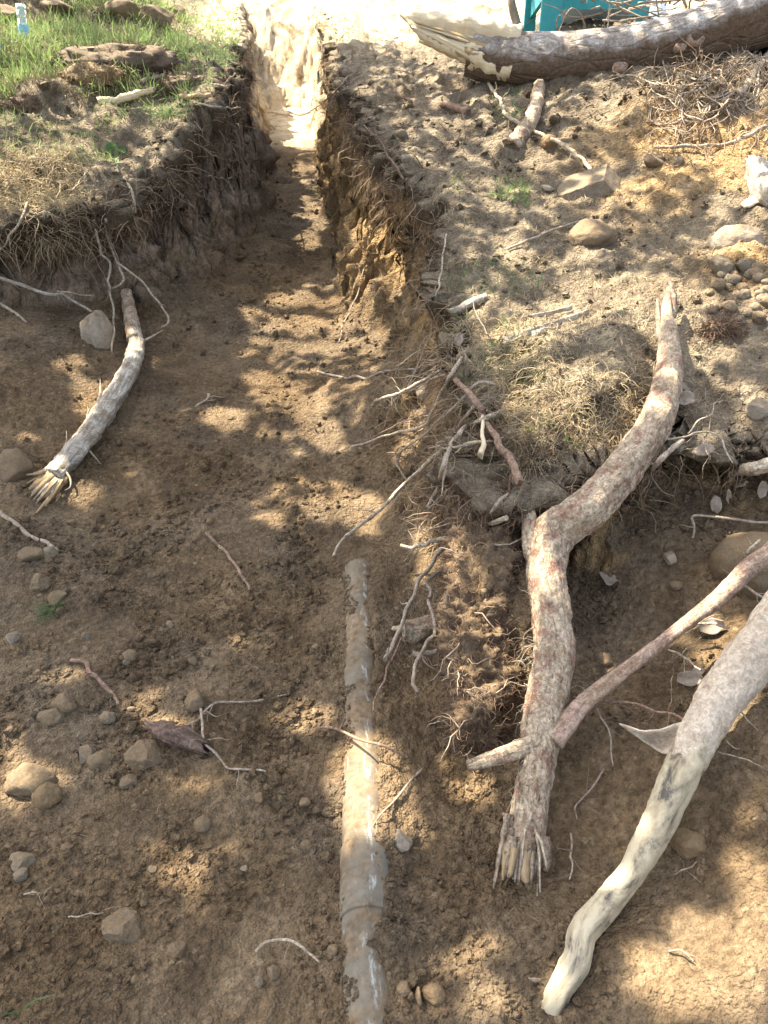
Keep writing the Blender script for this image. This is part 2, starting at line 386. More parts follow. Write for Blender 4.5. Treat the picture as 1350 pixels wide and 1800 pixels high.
def soil_nodes(b, base=None):
    """crumbly brown earth, shared by the ground and by dirt films; returns colour, bump normal"""
    P = b.geo()
    big = b.noise(P, 1.7, 4, .6); mid = b.noise(P, 9, 5, .62); fine = b.noise(P, 60, 4, .65); grit = b.vor(P, 170)
    earth = b.ramp(b.noise(P, 5, 6, .68, .6), [(.30, (.096, .065, .036)), (.52, (.168, .115, .064)), (.74, (.26, .183, .104))])
    grey = b.ramp(mid, [(.35, (.115, .088, .060)), (.7, (.215, .172, .122))])
    earth = b.mix(b.ramp(big, [(.42, 0.0), (.66, .65)]), earth, grey)
    damp = b.ramp(b.noise(P, 2.6, 5, .62, .8), [(.40, (.76, .75, .74)), (.58, (1.08, 1.08, 1.08))])
    earth = b.mix(1.0, earth, damp, 'MULTIPLY')
    earth = b.mix(.55, earth, b.ramp(fine, [(.32, .18), (.66, .86)]), 'OVERLAY')
    specks = b.ramp(b.vor(P, 95, 'F1', 'Color'), [(.86, 0.0), (.93, .5)])
    earth = b.mix(specks, earth, (.34, .26, .16))
    hgt = b.math('ADD', b.math('MULTIPLY', grit, -.55), b.math('ADD', fine, b.math('MULTIPLY', b.vor(P, 70), -.9)))
    hgt = b.math('ADD', hgt, b.math('MULTIPLY', b.noise(P, 210, 3, .6), .6))
    return earth, hgt, mid, fine, big
def m_ground():
    m, nt, bs = mat('earth', .95, .12); b = NB(nt)
    earth, hgt, mid, fine, big = soil_nodes(b)
    at = b.n('VertexColor', layer_name='soil'); sp = b.n('SeparateColor'); nt.links.new(at.outputs[0], sp.inputs[0])
    hum = b.ramp(mid, [(.32, (.105, .083, .058)), (.52, (.200, .162, .112)), (.72, (.33, .275, .19))])
    hum = b.mix(.45, hum, b.ramp(fine, [(.3, .25), (.7, .85)]), 'OVERLAY')
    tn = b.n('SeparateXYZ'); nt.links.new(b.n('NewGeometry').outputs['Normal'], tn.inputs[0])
    hum = b.mix(1.0, hum, b.ramp(tn.outputs[2], [(.30, (.50, .46, .42)), (.72, (1.0, 1.0, 1.0))]), 'MULTIPLY')      # steep faces tinted darker than the level top
    sub = b.ramp(mid, [(.32, (.24, .145, .060)), (.55, (.37, .245, .115)), (.75, (.48, .34, .18))])
    subl = b.ramp(mid, [(.32, (.17, .125, .09)), (.55, (.28, .21, .15)), (.75, (.38, .28, .19))])
    sub = b.mix(sp.outputs[2], sub, subl)
    vs = b.noise(b.mapv(b.geo(), (34, 34, 9)), 1.0, 5, .68, .3); sub = b.mix(.95, sub, b.ramp(vs, [(.34, .18), (.64, .80)]), 'OVERLAY')
    hgt = b.math('ADD', hgt, b.math('MULTIPLY', b.math('MULTIPLY', vs, sp.outputs[1]), 2.2))
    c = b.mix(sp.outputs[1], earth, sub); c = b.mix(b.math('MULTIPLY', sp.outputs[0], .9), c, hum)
    sunglare = b.ramp(mid, [(.3, (.42, .33, .20)), (.55, (.60, .50, .35)), (.75, (.72, .64, .49))])  # soil lightened so the colour itself carries the sun's glare
    sunglare = b.mix(b.ramp(b.noise(b.geo(), 3.4, 5, .66, .7), [(.55, 0.0), (.63, .85)]), sunglare, (.20, .125, .058))
    c = b.mix(at.outputs[1], c, sunglare)
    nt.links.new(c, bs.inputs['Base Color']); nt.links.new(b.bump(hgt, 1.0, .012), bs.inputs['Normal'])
    return m
def m_wood(name, stops, streak=(60, 60, 4), dirt=.35, rough=.85, bump=.6, blotch=None, fleck=0.0):
    m, nt, bs = mat(name, rough, .25); b = NB(nt); uv = b.coord('UV'); P = b.geo()
    v = b.mapv(uv, (streak[0], streak[2], 1)); st = b.noise(v, 1.0, 6, .7, .4)
    c = b.ramp(st, stops)
    pb = b.noise(P, 22, 5, .68)
    if blotch: c = b.mix(b.ramp(pb, [(.5, 0.0), (.6, .9)]), c, blotch)
    dm = b.ramp(b.noise(P, 14, 6, .7), [(.50, 0.0), (.68, 1.0)])
    c = b.mix(b.math('MULTIPLY', dm, dirt), c, (.17, .115, .06))
    if fleck: c = b.mix(fleck, c, b.ramp(b.noise(b.mapv(P, (1, 1, .7)), 95, 5, .75, 1.0), [(.38, .10), (.5, .48), (.62, .92)]), 'OVERLAY')
    nt.links.new(c, bs.inputs['Base Color'])
    h = b.math('ADD', st, b.math('MULTIPLY', b.noise(P, 120, 4, .65), .7))
    nt.links.new(b.bump(h, bump, .006), bs.inputs['Normal']); return m
def m_plain(name, c0, c1, sc=40, rough=.85, spec=.25, trans=0):
    m, nt, bs = mat(name, rough, spec); b = NB(nt)
    info = b.n('ObjectInfo').outputs['Random']
    c = b.ramp(b.noise(b.geo(), sc, 4, .65), [(.3, c0), (.7, c1)]); nt.links.new(c, bs.inputs['Base Color'])
    if trans:
        tb = b.n('BsdfTranslucent'); nt.links.new(c, tb.inputs[0]); ms = b.n('MixShader'); ms.inputs[0].default_value = trans
        nt.links.new(bs.outputs[0], ms.inputs[1]); nt.links.new(tb.outputs[0], ms.inputs[2]); nt.links.new(ms.outputs[0], nt.nodes['Material Output'].inputs[0])
    return m
def m_stone(name, c0, c1, dirt=.5):
    m, nt, bs = mat(name, .85, .3); b = NB(nt); P = b.geo()
    inf = b.n('ObjectInfo').outputs['Random']
    c = b.ramp(b.noise(P, 30, 6, .7), [(.3, c0), (.7, c1)])
    dm = b.ramp(b.noise(P, 18, 5, .65), [(.42, 0.0), (.62, 1.0)])
    tz = b.n('SeparateXYZ'); nt.links.new(b.n('NewGeometry').outputs['Normal'], tz.inputs[0])
    dust = b.math('MULTIPLY', b.ramp(tz.outputs[2], [(.1, 0.15), (.8, .92)]), b.ramp(b.noise(P, 40, 4, .7), [(.36, .2), (.6, 1.0)]))
    dm = b.math('MAXIMUM', b.math('MULTIPLY', dm, dirt), dust); c = b.mix(dm, c, (.165, .113, .060))
    c = b.mix(.5, c, b.ramp(b.noise(P, 160, 3, .6), [(.3, .3), (.7, .75)]), 'OVERLAY')
    nt.links.new(c, bs.inputs['Base Color'])
    nt.links.new(b.bump(b.math('ADD', b.noise(P, 45, 5, .65), b.math('MULTIPLY', b.noise(P, 200, 3, .6), .5)), .6, .008), bs.inputs['Normal']); return m
M = {}
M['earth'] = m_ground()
M['bark'] = m_wood('root_bark', [(.30, (.10, .065, .045)), (.42, (.33, .25, .165)), (.55, (.47, .385, .27)), (.68, (.36, .235, .19))], (110, 110, 26), .6, .85, 1.3, (.27, .155, .11), .55)
M['barkred'] = m_wood('red_bark', [(.28, (.12, .07, .05)), (.46, (.30, .20, .145)), (.6, (.40, .30, .23)), (.75, (.26, .15, .11))], (70, 70, 16), .55, .85, 1.1, (.34, .25, .17), .5)
M['pale'] = m_wood('peeled_root', [(.37, (.085, .078, .068)), (.45, (.33, .28, .185)), (.53, (.47, .40, .27)), (.75, (.56, .48, .34))], (26, 26, 9), .25, .6, .45)
M['barkpink'] = m_wood('pink_bark', [(.27, (.24, .16, .115)), (.42, (.42, .335, .245)), (.6, (.52, .44, .335)), (.75, (.44, .315, .235))], (40, 40, 24), .25, .85, .7, (.46, .39, .30), .35)
M['weather'] = m_wood('weathered_wood', [(.30, (.10, .085, .07)), (.45, (.34, .30, .24)), (.6, (.55, .50, .42)), (.78, (.62, .58, .50))], (120, 120, 10), .6, .85, 1.0, (.30, .245, .17), .4)
M['splinter'] = m_wood('split_wood', [(.25, (.20, .125, .06)), (.5, (.39, .28, .155)), (.75, (.50, .39, .24))], (150, 150, 5), .15, .8, .9)
M['fresh'] = m_wood('fresh_wood', [(.25, (.50, .38, .22)), (.5, (.66, .55, .36)), (.75, (.72, .62, .45))], (90, 90, 5), .05, .75, .7)
M['twig'] = m_wood('twig', [(.25, (.17, .125, .09)), (.5, (.33, .265, .20)), (.75, (.46, .39, .30))], (220, 220, 40), .55, .9, .6, None, .45)
M['twigred'] = m_wood('red_twig', [(.25, (.12, .07, .045)), (.5, (.25, .165, .115)), (.75, (.38, .28, .20))], (220, 220, 40), .5, .9, .6, None, .45)
M['twigpale'] = m_wood('pale_twig', [(.25, (.22, .17, .12)), (.5, (.39, .32, .23)), (.75, (.53, .46, .35))], (220, 220, 40), .5, .85, .7, None, .55)
M['fine'] = m_plain('fine_root', (.20, .135, .08), (.42, .32, .21), 9)
M['finedark'] = m_plain('dark_root', (.075, .045, .03), (.20, .13, .085), 9)
def m_log():
    m, nt, bs = mat('log_bark', .85, .2); b = NB(nt); P = b.geo()
    big = b.noise(P, 9, 6, .72, .6); c = b.ramp(big, [(.34, (.15, .12, .095)), (.48, (.27, .235, .20)), (.58, (.36, .33, .30)), (.68, (.46, .44, .41))])
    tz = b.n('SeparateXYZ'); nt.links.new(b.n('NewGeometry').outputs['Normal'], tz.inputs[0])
    upz = b.math('ADD', tz.outputs[2], b.math('MULTIPLY', b.math('SUBTRACT', b.noise(P, 7, 5, .7), .5), 1.4))
    c = b.mix(b.ramp(upz, [(.05, 0.9), (.45, 0.0)]), c, (.115, .075, .045))       # bark turns darker brown towards the underside
    c = b.mix(.45, c, b.ramp(b.noise(P, 60, 5, .75, .6), [(.36, .12), (.64, .9)]), 'OVERLAY'); nt.links.new(c, bs.inputs['Base Color'])
    cr = b.n('TexVoronoi', feature='DISTANCE_TO_EDGE'); cr.inputs['Scale'].default_value = 1.0; nt.links.new(b.mapv(b.coord('UV'), (14, 5, 1)), cr.inputs['Vector'])
    h = b.math('ADD', b.math('MULTIPLY', b.ramp(cr.outputs['Distance'], [(.0, 0.0), (.09, 1.0)]), .5), b.math('ADD', big, b.math('MULTIPLY', b.noise(P, 70, 5, .7), .8)))
    nt.links.new(b.bump(h, .9, .012), bs.inputs['Normal']); return m
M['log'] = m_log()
M['stump'] = m_wood('dark_root_bark', [(.3, (.05, .033, .026)), (.5, (.135, .088, .066)), (.7, (.25, .18, .135))], (120, 120, 20), .4, .85, 1.2, None, .5)
M['grass'] = m_plain('green_grass', (.06, .13, .04), (.13, .22, .07), 6, .6, .3, .35)
M['grasspale'] = m_plain('lush_grass', (.12, .22, .06), (.30, .36, .14), 5, .6, .3, .4)
M['dry'] = m_plain('dry_grass', (.26, .20, .11), (.48, .39, .24), 7, .8)
M['sod'] = m_stone('sod_soil', (.075, .060, .048), (.16, .13, .10), .2)
M['clod'] = m_stone('soil_clod', (.115, .075, .038), (.21, .14, .07), .4)
M['stone'] = m_stone('brown_stone', (.10, .075, .048), (.20, .155, .10), .8)
M['stonegrey'] = m_stone('grey_stone', (.12, .103, .076), (.23, .20, .15), .6)
M['stonepale'] = m_stone('pale_stone', (.24, .20, .15), (.38, .33, .26), .45)
M['leaf'] = m_plain('dry_leaf', (.20, .155, .11), (.40, .33, .26), 60, .7)
M['canopy'] = m_plain('tree_leaf', (.045, .09, .02), (.09, .16, .035), 4, .6)
M['trunk'] = m_wood('tree_trunk', [(.3, (.07, .055, .04)), (.6, (.2, .16, .12))], (10, 10, 4), .1)
M['teal'] = m_plain('teal_paint', (.03, .30, .33), (.045, .36, .39), 30, .5, .4)
# ------------------------------------------------------------------ the ground
i = np.arange(len(YS)-1)[:, None]*NC; k = np.arange(NC-1)[None]
Q = np.stack([i+k, i+k+1, i+NC+k+1, i+NC+k], 2).reshape(-1, 4)
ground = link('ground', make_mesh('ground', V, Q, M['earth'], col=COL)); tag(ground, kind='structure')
bpy.context.view_layer.update()
GN = grid_normals(V)
def cast(o, d):
    ok, loc, nor, fi = ground.ray_cast(Vector(o), Vector(d).normalized())
    return (np.array(loc), np.array(nor)) if ok else (None, None)
def hit(u, v):
    h, n = cast(CAM, ray(u, v))
    return h if h is not None else atz(u, v, 0)
def on(u, v, lift=0.0):
    """the point of the ground seen at photo pixel (u, v), raised towards the viewer by lift metres"""
    h = hit(u, v); e = CAM-h; return h+e/np.linalg.norm(e)*lift
def down(p):
    h, n = cast((p[0], p[1], 6), (0, 0, -1)); return h, n
# ------------------------------------------------------------------ pipe
def pipe_part(name, pts, r, m, parent, n=40, seed=0):
    v, q, t, u = tube(pts, [r]*len(pts), n, 28, 0, 0, 0, seed); mb = MB(); mb.put(v, q, t, u); return mb.build(name, m, parent)
def m_pipe():
    m, nt, bs = mat('dirty_pipe', .85, .15); b = NB(nt); P = b.geo()
    earth, hgt, mid, fine, big = soil_nodes(b)
    dp = b.n('VectorMath', operation='DOT_PRODUCT'); sb = b.n('VectorMath', operation='SUBTRACT'); nt.links.new(P, sb.inputs[0]); sb.inputs[1].default_value = PA
    nt.links.new(sb.outputs[0], dp.inputs[0]); dp.inputs[1].default_value = PSIDE
    wander = b.math('MULTIPLY', b.math('SUBTRACT', b.noise(b.mapv(P, (0, 7, 0)), 1.0, 4, .6), .5), .05)
    off = b.math('ABSOLUTE', b.math('SUBTRACT', b.math('SUBTRACT', dp.outputs['Value'], .010), wander))
    soft = b.ramp(off, [(.0, 1.0), (.016, 0.0)])
    chalk = b.math('ADD', b.noise(b.mapv(P, (75, 22, 75)), 1.0, 7, .72, .4), b.math('MULTIPLY', soft, .13))
    chalk = b.math('ADD', chalk, b.math('MULTIPLY', b.math('SUBTRACT', b.noise(P, 8, 4, .6), .5), .35))
    white = b.ramp(chalk, [(.62, 0.0), (.76, .7)])
    film = b.mix(b.ramp(b.noise(P, 10, 6, .7), [(.38, .35), (.60, 1.0)]), (.195, .185, .15), earth)
    c = b.mix(white, film, (.46, .48, .46)); nt.links.new(c, bs.inputs['Base Color'])
    nt.links.new(b.bump(b.math('MULTIPLY', hgt, b.math('SUBTRACT', 1.0, white)), .12, .003), bs.inputs['Normal']); return m
PSIDE = np.cross(PA-PB, [0, 0, 1]); PSIDE /= np.linalg.norm(PSIDE)
M['pipe'] = m_pipe()
def pz(u, v, z): return atz(u, v, z)
pa, pb_ = PA-np.array([0, 0, .039]), PB-np.array([0, 0, .039])
pdir = (pb_-pa)/np.linalg.norm(pb_-pa)
pp = thing('drain_pipe', 'dirt-caked white plastic drain pipe half buried in the trench floor', 'pipe', pa*.5+pb_*.5)
def pt_on(v):
    t = np.interp(v, [1003, 1100, 1200, 1300, 1400, 1490, 1600, 1640, 1815], np.linspace(0, 1, 9)); return t
def along(v):
    lo, hi = 0., 1.
    for _ in range(40):
        mm = (lo+hi)/2
        if proj(pa+(pb_-pa)*mm)[1][0] < v: lo = mm
        else: hi = mm
    return pa+(pb_-pa)*lo
PR = .050
pipe_part('upper_length', [pa-pdir*.05, along(1250), along(1500)], PR, M['pipe'], pp)
pipe_part('coupling', [along(1497), along(1618)], PR+.004, M['pipe'], pp)
pipe_part('lower_length', [along(1612), along(1815), pb_+pdir*.6], PR, M['pipe'], pp)
# ------------------------------------------------------------------ depth helpers
def pw(u, v, wd): return CAM+ray(u, v)*wd
def zpath(L): return [atz(u, v, z) for u, v, z, r in L], [r*proj(atz(u, v, z))[2][0]/FPX for u, v, z, r in L]
def wtube(mb, L, n=30, sides=14, rough=.1, seed=0, jag=0, sc=1.0, **k):
    P, R = zpath(L); R = [q*sc for q in R]; mb.put(*tube(P, R, n, sides, rough, 0, jag, seed, **k)); return P, R
def rootlet(mb, p, d, length, r, seed, k=10, grav=.6, curl=.5, sides=4):
    rg = np.random.default_rng(seed); P = [np.array(p, float)]; d = np.array(d, float); d /= np.linalg.norm(d)
    for j in range(k):
        d = d+np.array([0, 0, -1])*grav/k+rg.normal(size=3)*curl/math.sqrt(k); d /= np.linalg.norm(d)
        P.append(P[-1]+d*length/k)
    mb.put(*tube(P, [r, r*.7, r*.2], k*2, sides, 0, 0, 0, seed)); return P
# ------------------------------------------------------------------ the main broken root
base = atz(918, 1545, .05)
mr = thing('broken_tree_root', 'thick pinkish bark-covered root with splintered ends leaning against the right bank', 'root', base)
mb = MB()
P0, R0 = wtube(mb, [(922,1520,.06,44),(926,1455,.09,46),(942,1350,.15,44),(955,1250,.20,50),(970,1150,.26,45),(964,1080,.30,40),(955,1005,.35,39),(972,938,.40,46),(1038,892,.46,43),
               (1108,812,.53,42),(1158,732,.60,39),(1177,650,.66,33),(1176,592,.71,24),(1172,545,.745,15),(1177,497,.79,3)], 190, 44, .075, 1, lobes=.05, sc=.66, ridge=.06, knots=8)
mb.build('trunk', M['bark'], mr)
mb = MB(); wtube(mb, [(975,1305,.19,24),(1022,1240,.225,21),(1085,1190,.26,19),(1150,1140,.30,18),(1212,1090,.335,18),(1262,1050,.37,20),(1312,1000,.41,22),(1365,962,.45,25)], 90, 20, .10, 2, lobes=.06, sc=.62, ridge=.08, knots=6)
mb.build('branch', M['barkred'], mr)
mb = MB(); wtube(mb, [(935,1310,.185,18),(900,1322,.18,16),(860,1335,.17,13),(822,1346,.165,10)], 20, 12, .12, 3); mb.build('stub', M['bark'], mr)
mb = MB(); wtube(mb, [(945,985,.37,20),(932,945,.40,16),(930,905,.43,12),(920,870,.45,11),(903,835,.48,9)], 24, 12, .12, 4); mb.build('side_shoot', M['bark'], mr)
def blade(mb, P, w0, th, seed, tw=0.2):
    """a torn wood splinter: flat tapered wedge with ragged edge"""
    P = spline(P, 9); T = P[-1]-P[0]; T /= np.linalg.norm(T); e = CAM-P[0]; e /= np.linalg.norm(e)
    s = np.cross(T, e); s /= np.linalg.norm(s); nrm = np.cross(s, T); rg = np.random.default_rng(seed)
    wd = w0*np.array([1, 1, .95, .9, .88, .8, .7, .55, .3])*(1+.16*rg.normal(size=9)); V = []
    for j in range(9):
        a = s*math.cos(tw*j*.2)+nrm*math.sin(tw*j*.2); b = np.cross(T, a)
        V += [P[j]-a*wd[j]/2, P[j]+b*th/2, P[j]+a*wd[j]/2, P[j]-b*th/2]
    jx = np.arange(8)[:, None]*4; q = np.arange(4)[None]; q2 = (q+1) % 4
    Qd = np.stack([jx+q, jx+q2, jx+4+q2, jx+4+q], 2).reshape(-1, 4); Qd = np.vstack([Qd, [[3, 2, 1, 0]], [[32, 33, 34, 35]]])
    U = np.stack([np.tile([0, .02, .04, .06], 9), np.repeat(np.linspace(0, .15, 9), 4)], 1); mb.put(V, Qd, None, U)
for sd, L, wpx, mt in [(1, [(925,1480,.105),(922,1530,.085),(926,1553,.075)], 26, 'splinter'), (2, [(900,1470,.11),(905,1515,.09),(895,1543,.075)], 24, 'bark'),
                   (3, [(892,1430,.13),(880,1500,.09),(868,1562,.045)], 14, 'bark'), (4, [(955,1470,.11),(960,1510,.085),(962,1532,.07)], 26, 'bark'), (6, [(940,1440,.12),(948,1500,.09),(944,1575,.05)], 7, 'twigpale'),
                   (7, [(905,1490,.11),(900,1520,.095),(897,1540,.085)], 16, 'splinter')]:
    mb = MB(); P = [atz(*q) for q in L]; blade(mb, P, wpx*proj(P[0])[2][0]/FPX, .010, sd); mb.build('splinter', M[mt], mr)
rg = np.random.default_rng(405)
for j in range(16):
    q = rg.uniform(-1, 1); u0, v0 = 922+q*28, rg.uniform(1455, 1490); v1 = rg.uniform(1515, 1560); P = [atz(u0, v0, .108), atz(u0-3+q*2, (v0+v1)/2, .092), atz(u0-6+q*4, v1, .075-.01*abs(q))]
    mb = MB(); blade(mb, P, rg.uniform(6, 15)*proj(P[0])[2][0]/FPX, .006, 470+j); mb.build('splinter', M[['bark', 'splinter', 'bark', 'twig'][j % 4]], mr)
for sd, L, wpx in [(11, [(1160,600,.70),(1157,560,.735),(1155,528,.76)], 12), (12, [(1180,560,.725),(1181,520,.77),(1176,490,.80)], 17), (13, [(1170,575,.715),(1170,545,.745),(1168,515,.77)], 12)]:
    mb = MB(); P = [atz(*q) for q in L]; blade(mb, P, wpx*proj(P[0])[2][0]/FPX, .014, sd); mb.build('splinter', M['bark'], mr)
rg = np.random.default_rng(23); SQ = spline(P0, 400); mb = MB(); RQ = np.interp(np.linspace(0, 1, 400), np.linspace(0, 1, len(R0)), R0)
for j in range(150):
    k = int(rg.integers(12, 300)); t = SQ[k+3]-SQ[k-3]; t /= np.linalg.norm(t); e = CAM-SQ[k]; e -= t*(e@t); e /= np.linalg.norm(e); q = np.cross(t, e); a = rg.uniform(-1.3, 1.3); nr = e*math.cos(a)+q*math.sin(a)
    c0 = SQ[k]+nr*RQ[k]*1.0; L_ = rg.uniform(.006, .022)*rg.choice([-1, 1]); blade(mb, [c0-nr*.003, c0+t*L_*.5+nr*.0015, c0+t*L_+nr*rg.uniform(.002, .007)], rg.uniform(.004, .012), .0018, 900+j)
o = mb.build('bark_flakes', M['barkred'], mr); o['kind'] = 'stuff'
mb = MB(); rg = np.random.default_rng(21); SP = spline(P0, 110)
for j in range(90):
    c = SP[int(rg.integers(8, 60)) if j > 45 else int(rg.integers(20, 34))]; side = -RT*rg.uniform(.2, 1)+np.array([0, -.4, .2])*rg.uniform(0, 1)+rg.normal(size=3)*.35
    if j % 5 == 0: side = side*np.array([-1, 1, 1])
    side /= np.linalg.norm(side); rootlet(mb, c+side*.026, side, rg.uniform(.03, .10), rg.uniform(.0007, .0017), 100+j, 7, .9, 1.1, 3)
o = mb.build('rootlets', M['twigpale'], mr); o['kind'] = 'stuff'
mb = MB()
for sd, L in [(1, [(918,1395,.14),(935,1440,.11),(945,1500,.085),(946,1560,.055)]), (2, [(932,1420,.125),(920,1460,.11),(915,1500,.09)]), (3, [(938,1455,.105),(950,1480,.10),(957,1515,.085)])]:
    P = [atz(u, v, z)-FW*.02 for u, v, z in L]; mb.put(*tube(P, [.0035, .003, .0015], 20, 6, .1, .004, 0, sd))
mb.build('hanging_root', M['twigpale'], mr)
# ------------------------------------------------------------------ pale root with peeling bark on the right
pr_ = thing('peeling_root', 'pale yellow peeled root with loose pink bark sleeve at the lower right', 'root', atz(975, 1765, .02))
mb = MB(); wtube(mb, [(1400,1050,.50,62),(1350,1122,.42,58),(1292,1195,.355,55),(1235,1285,.295,47),(1212,1335,.262,42)], 70, 36, .08, 31, jag=.35, lobes=.04, sc=.66, ridge=.04, knots=4); mb.build('bark_sleeve', M['barkpink'], pr_)
mb = MB(); wtube(mb, [(1250,1262,.30,37),(1212,1330,.258,37),(1183,1388,.22,36),(1152,1462,.175,32),(1115,1528,.13,29),(1072,1585,.095,30),(1028,1638,.095,28),(1014,1690,.085,27),(985,1740,.070,25),(962,1785,.02,24)], 90, 26, .08, 33, lobes=.07, sc=.74, ridge=.06, knots=8)
mb.build('peeled_core', M['pale'], pr_)
def sheet(name, mtl, rows, parent, th=.003, **k):
    """curled sheet through rows of points (list of lists of 3-D points), with real thickness"""
    G = np.array([spline(r, 12) for r in rows]); G = np.stack([spline(G[:, j], 12) for j in range(12)], 1)
    G = G+.0025*np.stack([pn(G.reshape(-1, 3)*40+9*q) for q in range(3)], 1).reshape(12, 12, 3)
    n = np.cross(np.gradient(G, axis=0), np.gradient(G, axis=1)); n /= np.linalg.norm(n, axis=2)[..., None]+1e-9
    Vt = np.vstack([(G+n*th/2).reshape(-1, 3), (G-n*th/2).reshape(-1, 3)])
    a = np.arange(11)[:, None]*12+np.arange(11)[None]; Q1 = np.stack([a, a+1, a+13, a+12], 2).reshape(-1, 4)
    bd = list(range(12))+[12*j+11 for j in range(1, 12)]+[132+j for j in range(10, -1, -1)]+[12*j for j in range(10, 0, -1)]
    bd = np.array(bd); b2 = np.roll(bd, -1); Q3 = np.stack([bd, bd+144, b2+144, b2], 1)
    U = np.tile(np.stack([np.repeat(np.linspace(0, .06, 12), 12), np.tile(np.linspace(0, .06, 12), 12)], 1), (2, 1))
    return add(name, Vt, [np.vstack([Q1, Q1[:, ::-1]+144, Q3])], mtl, parent, uv=U, **k)
sheet('bark_flap', M['barkpink'], [[atz(1088,1272,.275), atz(1140,1285,.285), atz(1210,1265,.31)], [atz(1125,1300,.25), atz(1160,1300,.24), atz(1205,1290,.30)], [atz(1150,1315,.235), atz(1168,1325,.25), atz(1200,1318,.28)]], pr_)
mb = MB(); rg = np.random.default_rng(5)
for u, v, z in [(1275,1300,.27),(1260,1320,.26),(1300,1250,.29)]:
    rootlet(mb, atz(u, v, z), RT*.8-UPV*.5, .09, .0018, int(u), 9, .3, .6, 4); 
mb.build('rootlets', M['twigpale'], pr_)
# ------------------------------------------------------------------ weathered broken root on the left
lr = thing('weathered_root', 'grey weathered broken root with frayed lower end lying on the left slope', 'root', on(95, 850))
LL = [(92,838,.055,21),(128,800,.06,23),(166,752,.06,23),(200,700,.065,22),(228,652,.07,20),(240,612,.07,17),(236,585,.065,14)]
P = [on(u, v, l) for u, v, l, r in LL]; R = [.76*r*proj(p)[2][0]/FPX for p, (a, b, c, r) in zip(P, LL)]
mb = MB(); mb.put(*tube(P, R, 70, 30, .14, 0, .8, 41, lobes=.08, ridge=.12)); mb.build('trunk', M['weather'], lr)
LL = [(238,600,.07,14),(230,562,.06,13),(225,530,.05,11),(222,512,.03,10)]
P = [on(u, v, l) for u, v, l, r in LL]; R = [r*proj(p)[2][0]/FPX for p, (a, b, c, r) in zip(P, LL)]
mb = MB(); mb.put(*tube(P, R, 20, 14, .12, 0, 0, 42)); mb.build('upper_end', M['bark'], lr)
for sd, L, wpx in [(1, [(105,825,.07),(78,845,.06),(52,860,.035)], 22), (2, [(110,835,.06),(90,862,.04),(66,880,.015)], 20), (3, [(118,838,.06),(98,865,.035),(64,902,.01)], 11),
                   (4, [(95,820,.075),(70,832,.07),(46,835,.05)], 9), (5, [(100,832,.08),(80,848,.06),(55,872,.04)], 14)]:
    mb = MB(); P = [on(*q) for q in L]; blade(mb, P, wpx*proj(P[0])[2][0]/FPX, .008, 60+sd); mb.build('splinter', M['splinter'], lr)
rg = np.random.default_rng(404)
for j in range(14):
    q = rg.uniform(-1, 1); u0, v0 = 104+q*11, 828+q*9; u1, v1 = rg.uniform(50, 82)+q*8, rg.uniform(852, 884)+q*10
    P = [on(u0, v0, .065), on((u0+u1)/2, (v0+v1)/2+rg.normal()*2, .055), on(u1, v1, rg.uniform(.015, .05))]; mb = MB(); blade(mb, P, rg.uniform(4, 9)*proj(P[0])[2][0]/FPX, .004, 430+j); mb.build('splinter', M[['splinter', 'weather', 'twig'][j % 3]], lr)
for sd, L, rr in [(1, [(172,712,.08),(176,690,.10),(176,666,.12)], 4), (2, [(110,800,.07),(116,780,.09),(117,757,.10)], 2.5), (3, [(108,822,.09),(122,838,.07),(124,855,.04),(114,862,.03)], 3), (4, [(157,793,.06),(168,805,.05),(178,817,.03)], 3),
                  (5, [(248,602,.07),(270,590,.09),(290,578,.12)], 3.5), (6, [(152,735,.07),(155,722,.09),(154,716,.1)], 2)]:
    P = [on(*q) for q in L]; mb = MB(); mb.put(*tube(P, [rr*proj(P[0])[2][0]/FPX, .0008], 10, 5)); mb.build('fibre', M['twigpale'], lr)
# ------------------------------------------------------------------ twigs: loose, or sticking out of the banks
def twig(name, label, L, r0, r1, mt='twig', cat='twig', sprigs=0, seed=0, rough=.15, group=None, sides=7, wob=.011):
    P = [on(u, v, l) for u, v, l in L]; wd = proj(P[0])[2][0]/FPX; mb = MB()
    n = max(24, 10*len(L)); mb.put(*tube(P, [r0*wd, (r0*.65+r1*.35)*wd, r1*wd], n, sides, rough, wob, .3, seed, fr=60))
    rg = np.random.default_rng(seed+900); Sp = spline(P, 40)
    for j in range(sprigs):
        k = int(rg.integers(6, 36)); t = Sp[min(k+1, 39)]-Sp[k-1]; t /= np.linalg.norm(t)
        dv = t*rg.uniform(.2, .9)+rg.normal(size=3)*.7; rootlet(mb, Sp[k], dv, rg.uniform(.03, .09), max(.0006, r1*wd*.5), seed*31+j, 7, .25, .6, 3)
    return mb.build(name, M[mt], label=label, cat=cat, group=group)
